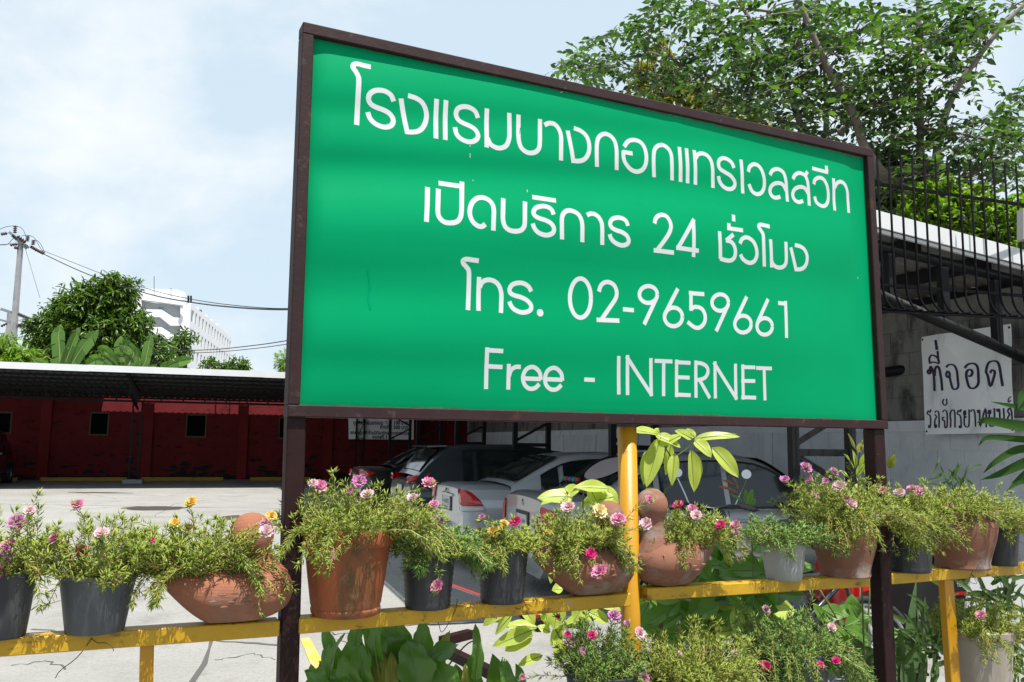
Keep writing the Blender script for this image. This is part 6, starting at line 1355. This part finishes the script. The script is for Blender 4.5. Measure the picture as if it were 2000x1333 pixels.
# ------------------------------------------------------------------ broad leaved plants
def bleaf(mb, base, tip, width, n_, fold=.25, droop=.12, wav_=.04, seed=0, notch=0.):
    """leaf blade from base to tip (world), n_ = side the face looks to"""
    rd_ = random.Random(seed); base, tip = Vector(base), Vector(tip); T = tip - base; L_ = T.length; T.normalize(); n_ = Vector(n_); S = T.cross(n_).normalized(); N = S.cross(T).normalized()
    if N.dot(n_) < 0: N = -N
    k = 11; rows = []; ph = rd_.random() * 6
    for i in range(k + 1):
        t = i / k; wd = width * .5 * (math.sin(math.pi * min(1, t ** (.8 - notch * .3) * 1.0)) ** (.8 - notch * .75) + .015); wd *= 1 + notch * .22 * math.sin(t * 15 + ph); mid = base + T * (L_ * t) - N * (droop * L_ * (t - .35) ** 2 * 2) 
        row = []
        for j in range(-3, 4):
            q = j / 3; lift = fold * abs(q) * wd; row.append(mid + S * (q * wd) + N * (lift + wav_ * width * math.sin(t * 9 + ph + q * 2) * abs(q)) - T * (notch * width * .35 * abs(q) * (1 - t)))
        rows.append(row)
    v = [p for r_ in rows for p in r_]; mb.add(v, [(i * 7 + j, i * 7 + j + 1, (i + 1) * 7 + j + 1, (i + 1) * 7 + j) for i in range(k) for j in range(6)])
LIM = mat('lime_leaf', (.46, .60, .09), .4, spec=.4, bump=(25, .25, .003), island=[(.60, .68, .16), (.26, .42, .06)], trans=((1.3, 1.3, .5), .45))
DKG = mat('philodendron_leaf', (.075, .185, .03), .32, spec=.5, bump=(30, .2, .003), island=[(.14, .27, .035), (.035, .10, .022)], trans=((1.5, 1.9, .5), .3))
YLG = mat('old_yellow_leaf', (.25, .26, .03), .45, trans=((1.3, 1.3, .4), .4))
MDG = mat('shade_leaf', (.085, .20, .035), .4, spec=.4, island=[(.18, .33, .05), (.035, .10, .022)], trans=((1.5, 1.9, .5), .35))
STM = mat('green_stem', (.10, .14, .03), .6); STB = mat('woody_stem', (.17, .13, .08), .85)
VEIN = mat('leaf_vein', (.16, .24, .06), .5)
def leafy(name, label, cat, base, leaves, y, mt, stems=(), smt=STM, group=None, nrm=(0, -1, 1.0), nb=None):
    """leaves: ((bx,by),(tx,ty),wpx[,dy[,mat]])"""
    b0 = W(*base, y); t = thing(name, label, cat, (b0.x, b0.y, 0 if nb is None else nb), group); rd_ = random.Random(int(base[0]))
    for i, lf in enumerate(leaves):
        a, b, wpx = lf[:3]; dy = lf[3] if len(lf) > 3 else rd_.uniform(-.06, .06); m_ = lf[4] if len(lf) > 4 else mt
        nt_ = lf[5] if len(lf) > 5 else 0.; n_ = Vector(nrm) + Vector((rd_.uniform(-.5, .5) * (1 + 1.6 * nt_), 0, rd_.uniform(-.3, .4) * (1 + nt_))); A, B = W(*a, y + dy), W(*b, y + dy + rd_.uniform(-.05, .03)); wd = wpx * y / 1640
        mb = MB(); bleaf(mb, A, B, wd, n_, fold=rd_.uniform(.1, .4), droop=rd_.uniform(.0, .18) + .45 * nt_, wav_=.04 + .13 * nt_, seed=i, notch=lf[5] if len(lf) > 5 else 0.)
        o = mb.build('leaf', m_, t, smooth=True)
        T = (B - A).normalized(); MB().tube([A - Vector((0, .002, 0)), A.lerp(B, .5) + Vector((0, -.003, 0)), A.lerp(B, .93) + Vector((0, -.002, 0))], [.0022, .0015, .0006], 4).build('midrib', VEIN, t)
    for s_ in stems:
        pts, r_ = s_; q = spline([W(x, y_, y + .01) for x, y_ in pts], 4); MB().tube(q, [r_ * (1 - .4 * i / len(q)) for i in range(len(q))], 6).build('stem', smt, t, smooth=True)
    return t
leafy('broadleaf_plant', 'lime green young plant with drooping leaves rising behind the right duck head', 'plant', (1300, 1333), [
    ((1290, 855), (1262, 952), 34), ((1280, 850), (1330, 872), 26), ((1285, 848), (1235, 840), 26), ((1290, 850), (1280, 838), 18), ((1318, 885), (1312, 948), 22), ((1310, 868), (1302, 930), 20), ((1352, 857), (1320, 840), 20), ((1356, 856), (1447, 846), 20), ((1356, 860), (1390, 892), 30),
    ((1350, 880), (1356, 962), 34), ((1362, 890), (1368, 940), 16), ((1392, 874), (1444, 932), 34), ((1258, 958), (1292, 960), 12), ((1262, 880), (1256, 950), 18), ((1330, 850), (1290, 870), 22), ((1358, 855), (1340, 838), 18)], 4.4, LIM,
    [(((1296, 1340), (1292, 1100), (1296, 972), (1310, 950), (1315, 915), (1313, 895)), .007), (((1313, 897), (1340, 878), (1358, 860)), .004), (((1313, 897), (1298, 872), (1288, 852)), .004)])
leafy('broadleaf_plant', 'bright yellow-green broad leaves behind the duck left of the yellow pipe', 'plant', (1150, 1333), [
    ((1120, 970), (1050, 970), 34), ((1115, 955), (1055, 985), 26), ((1130, 950), (1100, 975), 30), ((1190, 955), (1120, 950), 30), ((1200, 970), (1130, 985), 34), ((1180, 950), (1210, 985), 26), ((1150, 948), (1170, 990), 36), ((1215, 960), (1235, 955), 14),
    ((1240, 960), (1200, 1000), 24), ((1085, 1085), (1075, 1140), 22), ((1105, 1095), (1120, 1150), 26), ((1080, 1100), (1060, 1075), 18), ((1100, 1150), (1078, 1152), 26), ((1130, 1130), (1160, 1150), 22)], 4.3, LIM,
    [(((1140, 1340), (1130, 1150), (1140, 960)), .006), (((1135, 1100), (1110, 1090)), .003)])
leafy('broadleaf_plant', 'pale lime leaves hanging under the rail left of the yellow pipe', 'plant', (1110, 1333), [
    ((995, 1180), (941, 1222), 26), ((1020, 1182), (1045, 1220), 26), ((1060, 1178), (1072, 1225), 30), ((1090, 1180), (1082, 1230), 36), ((1050, 1225), (982, 1220), 24), ((1045, 1228), (962, 1262), 30), ((1040, 1240), (985, 1270), 36), ((1075, 1235), (1050, 1222), 18), ((1100, 1225), (1168, 1196), 26), ((1100, 1220), (1075, 1262), 22),
    ((1140, 1180), (1120, 1215), 30), ((1150, 1190), (1110, 1175), 20), ((1100, 1290), (1085, 1250), 44), ((1130, 1300), (1110, 1262), 26), ((1060, 1280), (1010, 1300), 20), ((1065, 1200), (1030, 1180), 18), ((1000, 1200), (965, 1240), 22), ((1150, 1195), (1190, 1215), 26), ((1170, 1180), (1215, 1190), 22), ((1125, 1195), (1150, 1235), 28)], 4.35, LIM,
    [(((1120, 1360), (1110, 1280), (1085, 1230), (1060, 1180)), .006), (((1085, 1230), (1100, 1200)), .003)])
rd = random.Random(77); lv = []
for (a, b, w_, *m_) in (((700, 1340), (690, 1222), 52), ((770, 1330), (745, 1205), 74), ((745, 1320), (722, 1210), 40), ((660, 1330), (640, 1230), 36), ((735, 1290), (728, 1208), 34), ((775, 1345), (778, 1210), 84), ((818, 1300), (830, 1225), 44), ((640, 1350), (628, 1262), 24), ((700, 1370), (740, 1280), 60), ((620, 1360), (605, 1300), 22), ((800, 1370), (790, 1285), 70), ((820, 1360), (850, 1290), 40),
                 ((710, 1355), (700, 1262), 44), ((860, 1375), (870, 1300), 30), ((930, 1330), (935, 1230), 22), ((925, 1375), (920, 1285), 44), ((960, 1375), (975, 1290), 46), ((900, 1375), (890, 1300), 34), ((1000, 1370), (985, 1290), 30), ((660, 1375), (668, 1290), 46), ((640, 1330), (655, 1240), 22), ((840, 1330), (808, 1235), 44), ((745, 1375), (720, 1310), 60), ((600, 1375), (622, 1300), 26), ((690, 1260), (706, 1198), 28), ((1010, 1372), (1020, 1305), 36)):
    lv.append((a, b, w_, rd.uniform(-.16, .16), DKG, .5))
for i in range(34):
    x = rd.uniform(640, 900); y = rd.uniform(1230, 1320) + abs(x - 760) * .25; lv.append(((x + rd.uniform(-10, 10), y + rd.uniform(50, 90)), (x + rd.uniform(-60, 60), y), rd.uniform(40, 78), rd.uniform(-.2, .25), DKG, .5))
lv += [((750, 1375), (733, 1275), 36, -.14, YLG, .5), ((765, 1372), (765, 1278), 26, -.15, YLG, .5), ((910, 1372), (908, 1302), 16, -.12, YLG, .5), ((862, 1300), (868, 1235), 26, .05, YLG, .3)]
leafy('philodendron', 'clump of large dark green glossy leaves at the bottom right of the left post', 'plant', (780, 1400), lv, 3.35, DKG, [(((780, 1430), (770, 1330)), .01), (((860, 1440), (930, 1330)), .006), (((700, 1430), (690, 1330)), .008), (((850, 1333), (905, 1265), (930, 1250)), .004)])
lv = []
for i in range(150):
    x = rd.uniform(1262, 1520); y = rd.uniform(1075, 1290) if i > 60 else rd.uniform(1110, 1200); a = rd.uniform(-2.6, .2); L_ = rd.uniform(45, 90)
    lv.append(((x, y), (x + L_ * math.cos(a), y - L_ * math.sin(a) * .8 * (1 if rd.random() < .5 else -1)), rd.uniform(24, 50), rd.uniform(-.25, .35), MDG if rd.random() < .85 else LIM if rd.random() < .3 else DKG))
leafy('broadleaf_bush', 'dark green broad-leaved bush in shade behind the rail right of the yellow pipe', 'bush', (1420, 1400), lv, 4.15, MDG, [(((1420, 1420), (1400, 1250), (1340, 1120)), .01), (((1430, 1420), (1460, 1250), (1500, 1130)), .01), (((1280, 1420), (1290, 1150), (1275, 1090)), .02)], smt=STB, nrm=(0, -1, .9))
lv = []
for i in range(26):
    x = rd.uniform(1600, 1740); y = rd.uniform(1185, 1330); a = rd.uniform(.2, 2.9); L_ = rd.uniform(30, 60); lv.append(((x, y), (x + L_ * math.cos(a), y - L_ * math.sin(a)), rd.uniform(18, 34), rd.uniform(-.2, .2)))
leafy('broadleaf_bush', 'sparse dark leafy plant between the red motorcycle and the right sign post', 'bush', (1660, 1400), lv, 4.4, MDG, [(((1660, 1420), (1650, 1250), (1600, 1150)), .006), (((1670, 1420), (1690, 1270), (1700, 1140)), .006)], nrm=(0, -1, .7))
def strap(name, label, base, blades, y, mt, cat='plant', r=.012):
    b0 = W(*base, y); t = thing(name, label, cat, (b0.x, b0.y, 0)); rd_ = random.Random(int(base[0]))
    for pts, wpx in blades:
        q = spline([W(x, yy, y + rd_.uniform(-.03, .03)) for x, yy in pts], 5); k = len(q); w_ = wpx * y / 1640 / 2; vs = []
        for i in range(k):
            tt = i / (k - 1); T = (q[min(i + 1, k - 1)] - q[max(i - 1, 0)]).normalized(); S = T.cross(Vector((0, -1, .1))).normalized(); ww = w_ * min(1, tt * 8 + .5) * (1 - tt ** 2.4) + .0008; vs += [q[i] - S * ww, q[i] + Vector((0, .35 * ww, 0)), q[i] + S * ww]
        MB().add(vs, [(3 * i + j, 3 * i + j + 1, 3 * i + 4 + j, 3 * i + 3 + j) for i in range(k - 1) for j in range(2)]).build('leaf', mt, t, smooth=True)
    return t
ALO = mat('aloe_leaf', (.10, .19, .07), .45, spec=.4, bump=(30, .2, .003), stain=[((.30, .36, .20), 60, .66, .7, .7)])
strap('aloe_plant', 'aloe with long upright spotted leaves beside the right sign post', (1765, 1420), [(((1768, 1400), (1775, 1260), (1790, 1130)), 26), (((1775, 1400), (1795, 1270), (1796, 1175)), 18), (((1785, 1400), (1805, 1300), (1797, 1230)), 16), (((1765, 1400), (1755, 1300), (1718, 1180)), 16), (((1760, 1400), (1715, 1260), (1700, 1240)), 14), (((1750, 1400), (1660, 1240), (1615, 1170)), 10), (((1755, 1400), (1700, 1290), (1690, 1200)), 22), (((1775, 1380), (1830, 1320), (1812, 1260)), 10)], 4.6, ALO)
DRC = mat('strap_leaf_dark', (.022, .065, .014), .65, spec=.1, island=[(.04, .10, .02)], trans=((1.5, 1.8, .5), .3))
strap('dracaena', 'plant with long arching strap leaves reaching in from the right edge', (2060, 1333), [(((2030, 795), (1995, 796), (1935, 785)), 13), (((2040, 835), (1990, 832), (1930, 822), (1908, 826)), 22), (((2040, 862), (1990, 858), (1930, 855), (1910, 872)), 13), (((2040, 890), (2000, 905), (1955, 925), (1915, 938)), 20), (((2040, 905), (2010, 920), (1975, 945)), 16), (((2040, 880), (1990, 878), (1945, 902), (1920, 925)), 16), (((2020, 765), (1998, 770), (1988, 800)), 20), (((2040, 940), (1995, 940), (1965, 960)), 14)], 4.6, DRC)
leafy('sapling', 'young plant with upright oval leaves and yellow tips beside the right sign post', 'plant', (1690, 1400), [((1672, 930), (1690, 905), 16), ((1678, 925), (1698, 880), 20), ((1668, 915), (1650, 885), 18), ((1672, 915), (1668, 878), 14), ((1676, 885), (1684, 862), 12, 0, YLG), ((1670, 878), (1656, 846), 8, 0, YLG), ((1684, 870), (1698, 840), 8, 0, YLG), ((1690, 930), (1700, 900), 12), ((1660, 935), (1640, 918), 14), ((1680, 945), (1665, 965), 14), ((1736, 915), (1748, 888), 16, 0, YLG), ((1655, 950), (1630, 962), 12)], 3.95, LIM, [(((1690, 1340), (1680, 1050), (1676, 930), (1680, 880), (1684, 860)), .004)])
leafy('sapling', 'small seedling with reddish new leaves below the round motorcycle mirror', 'plant', (1470, 1400), [((1441, 955), (1433, 932), 14, 0, mat('red_new_leaf', (.40, .13, .06), .45, trans=((1.2, 1., .8), .4))), ((1436, 948), (1410, 936), 7, 0, MATS['red_new_leaf']), ((1440, 962), (1405, 948), 8, 0, MATS['red_new_leaf']), ((1458, 985), (1456, 955), 11), ((1462, 985), (1470, 955), 12), ((1465, 988), (1476, 973), 11), ((1450, 980), (1425, 965), 7)], 3.8, MATS['shade_leaf'], [(((1475, 1340), (1470, 1100), (1462, 990), (1445, 958)), .003)])
BAM = mat('narrow_leaf', (.05, .11, .025), .45, island=[(.09, .15, .03), (.02, .05, .015)], trans=((1.5, 1.8, .5), .35))
def narrow(label, cx, cy, rx, ry, n_, y, L_, wd, seed, up=.3):
    rd_ = random.Random(seed); blades = []
    for i in range(n_):
        x, yy = cx + rd_.gauss(0, rx), cy + rd_.gauss(0, ry); a = rd_.uniform(-.5, 3.6); l_ = L_ * rd_.uniform(.6, 1.2); x2, y2 = x + l_ * math.cos(a), yy - l_ * math.sin(a) * .7 - l_ * up; blades.append((((x, yy), ((x + x2) / 2, (yy + y2) / 2 - l_ * .1), (x2, y2)), wd * rd_.uniform(.7, 1.2)))
    for i in range(max(3, n_ // 10)): x = cx + rd_.gauss(0, rx * .6); blades.append((((cx, cy + 150), (x, cy + 40), (x + rd_.uniform(-20, 20), cy - ry)), 4))
    return strap('narrow_leaved_plant', label, (cx, cy + 150), blades, y, BAM)
narrow('narrow-leaved plant in front of the white board at the right edge', 1950, 1190, 45, 30, 60, 4.6, 55, 9, 5)
narrow('narrow-leaved plant at the lower right corner beside the beige pot', 1985, 1300, 25, 30, 40, 4.3, 50, 9, 6)
narrow('grassy narrow-leaved plant between the aloe and the right yellow leg', 1810, 1250, 22, 50, 44, 4.5, 60, 8, 7)
narrow('tangle of narrow dark leaves left of the right sign post at the bottom', 1680, 1310, 45, 25, 40, 4.2, 60, 10, 8)
narrow('weedy tall sprigs behind the pots right of the right sign post', 1860, 945, 25, 22, 26, 4.6, 26, 5, 9, .5)
# ------------------------------------------------------------------ wires tying the pots, dry roots, small bits
WIRE = mat('rusty_wire', (.05, .03, .022), .7)
def wire(label, pts, y, r=.0012, name='wire'):
    MB().tube(spline([W(a, b, y) for a, b in pts], 5), r, 4).build(name, WIRE, label=label, cat='wire')
wire('dry root hanging under the rail below the dark grey pot', ((178, 1246), (176, 1252), (150, 1285), (118, 1310), (108, 1325)), 2.38)
wire('short curly dry root hanging beside the longer one under the rail', ((178, 1247), (190, 1256), (205, 1256), (218, 1262), (222, 1272)), 2.38)
wire('thin wire looping below the first black pot right of the orange pot', ((834, 1196), (855, 1215), (862, 1235), (875, 1220), (890, 1190), (893, 1170)), 2.85)
wire('curly wire end under the rail at the small black pot', ((940, 1155), (965, 1180), (985, 1190), (1000, 1185), (998, 1172), (1010, 1190), (1030, 1180)), 2.95)
wire('thin wire tied round the yellow pipe at duck height', ((1215, 1096), (1232, 1106), (1255, 1100), (1275, 1088)), 3.06)
wire('thin wire tied round the right sign post at pot height', ((1700, 1073), (1722, 1077), (1748, 1074), (1775, 1070)), 3.6)
wire('curly wire tangle hanging under the rail at the right clay urn', ((1900, 1115), (1893, 1135), (1908, 1140), (1898, 1122), (1925, 1150), (1960, 1170), (1950, 1130), (1935, 1118)), 3.95)
for i, px in enumerate((838, 972, 1330, 1452, 1770, 1866)):
    c = rail_top(px); L0 = ['first black pot right of the orange pot', 'small black pot left of the middle duck', 'duck right of the yellow pipe', 'bare stretch left of the pale grey pot', 'ribbed black pot right of the right post', 'gap before the right clay urn'][i]
    q = [c + SP.n * .026 + up_ * .002, c + SP.n * .027 - up_ * .05, c - SP.n * .026 - up_ * .052, c - SP.n * .026 + up_ * .002, c + SP.n * .026 + up_ * .003]
    MB().tube(q, .0014, 4).build('tie_wire', WIRE, label='dark tie wire round the rail at the ' + L0, cat='wire')
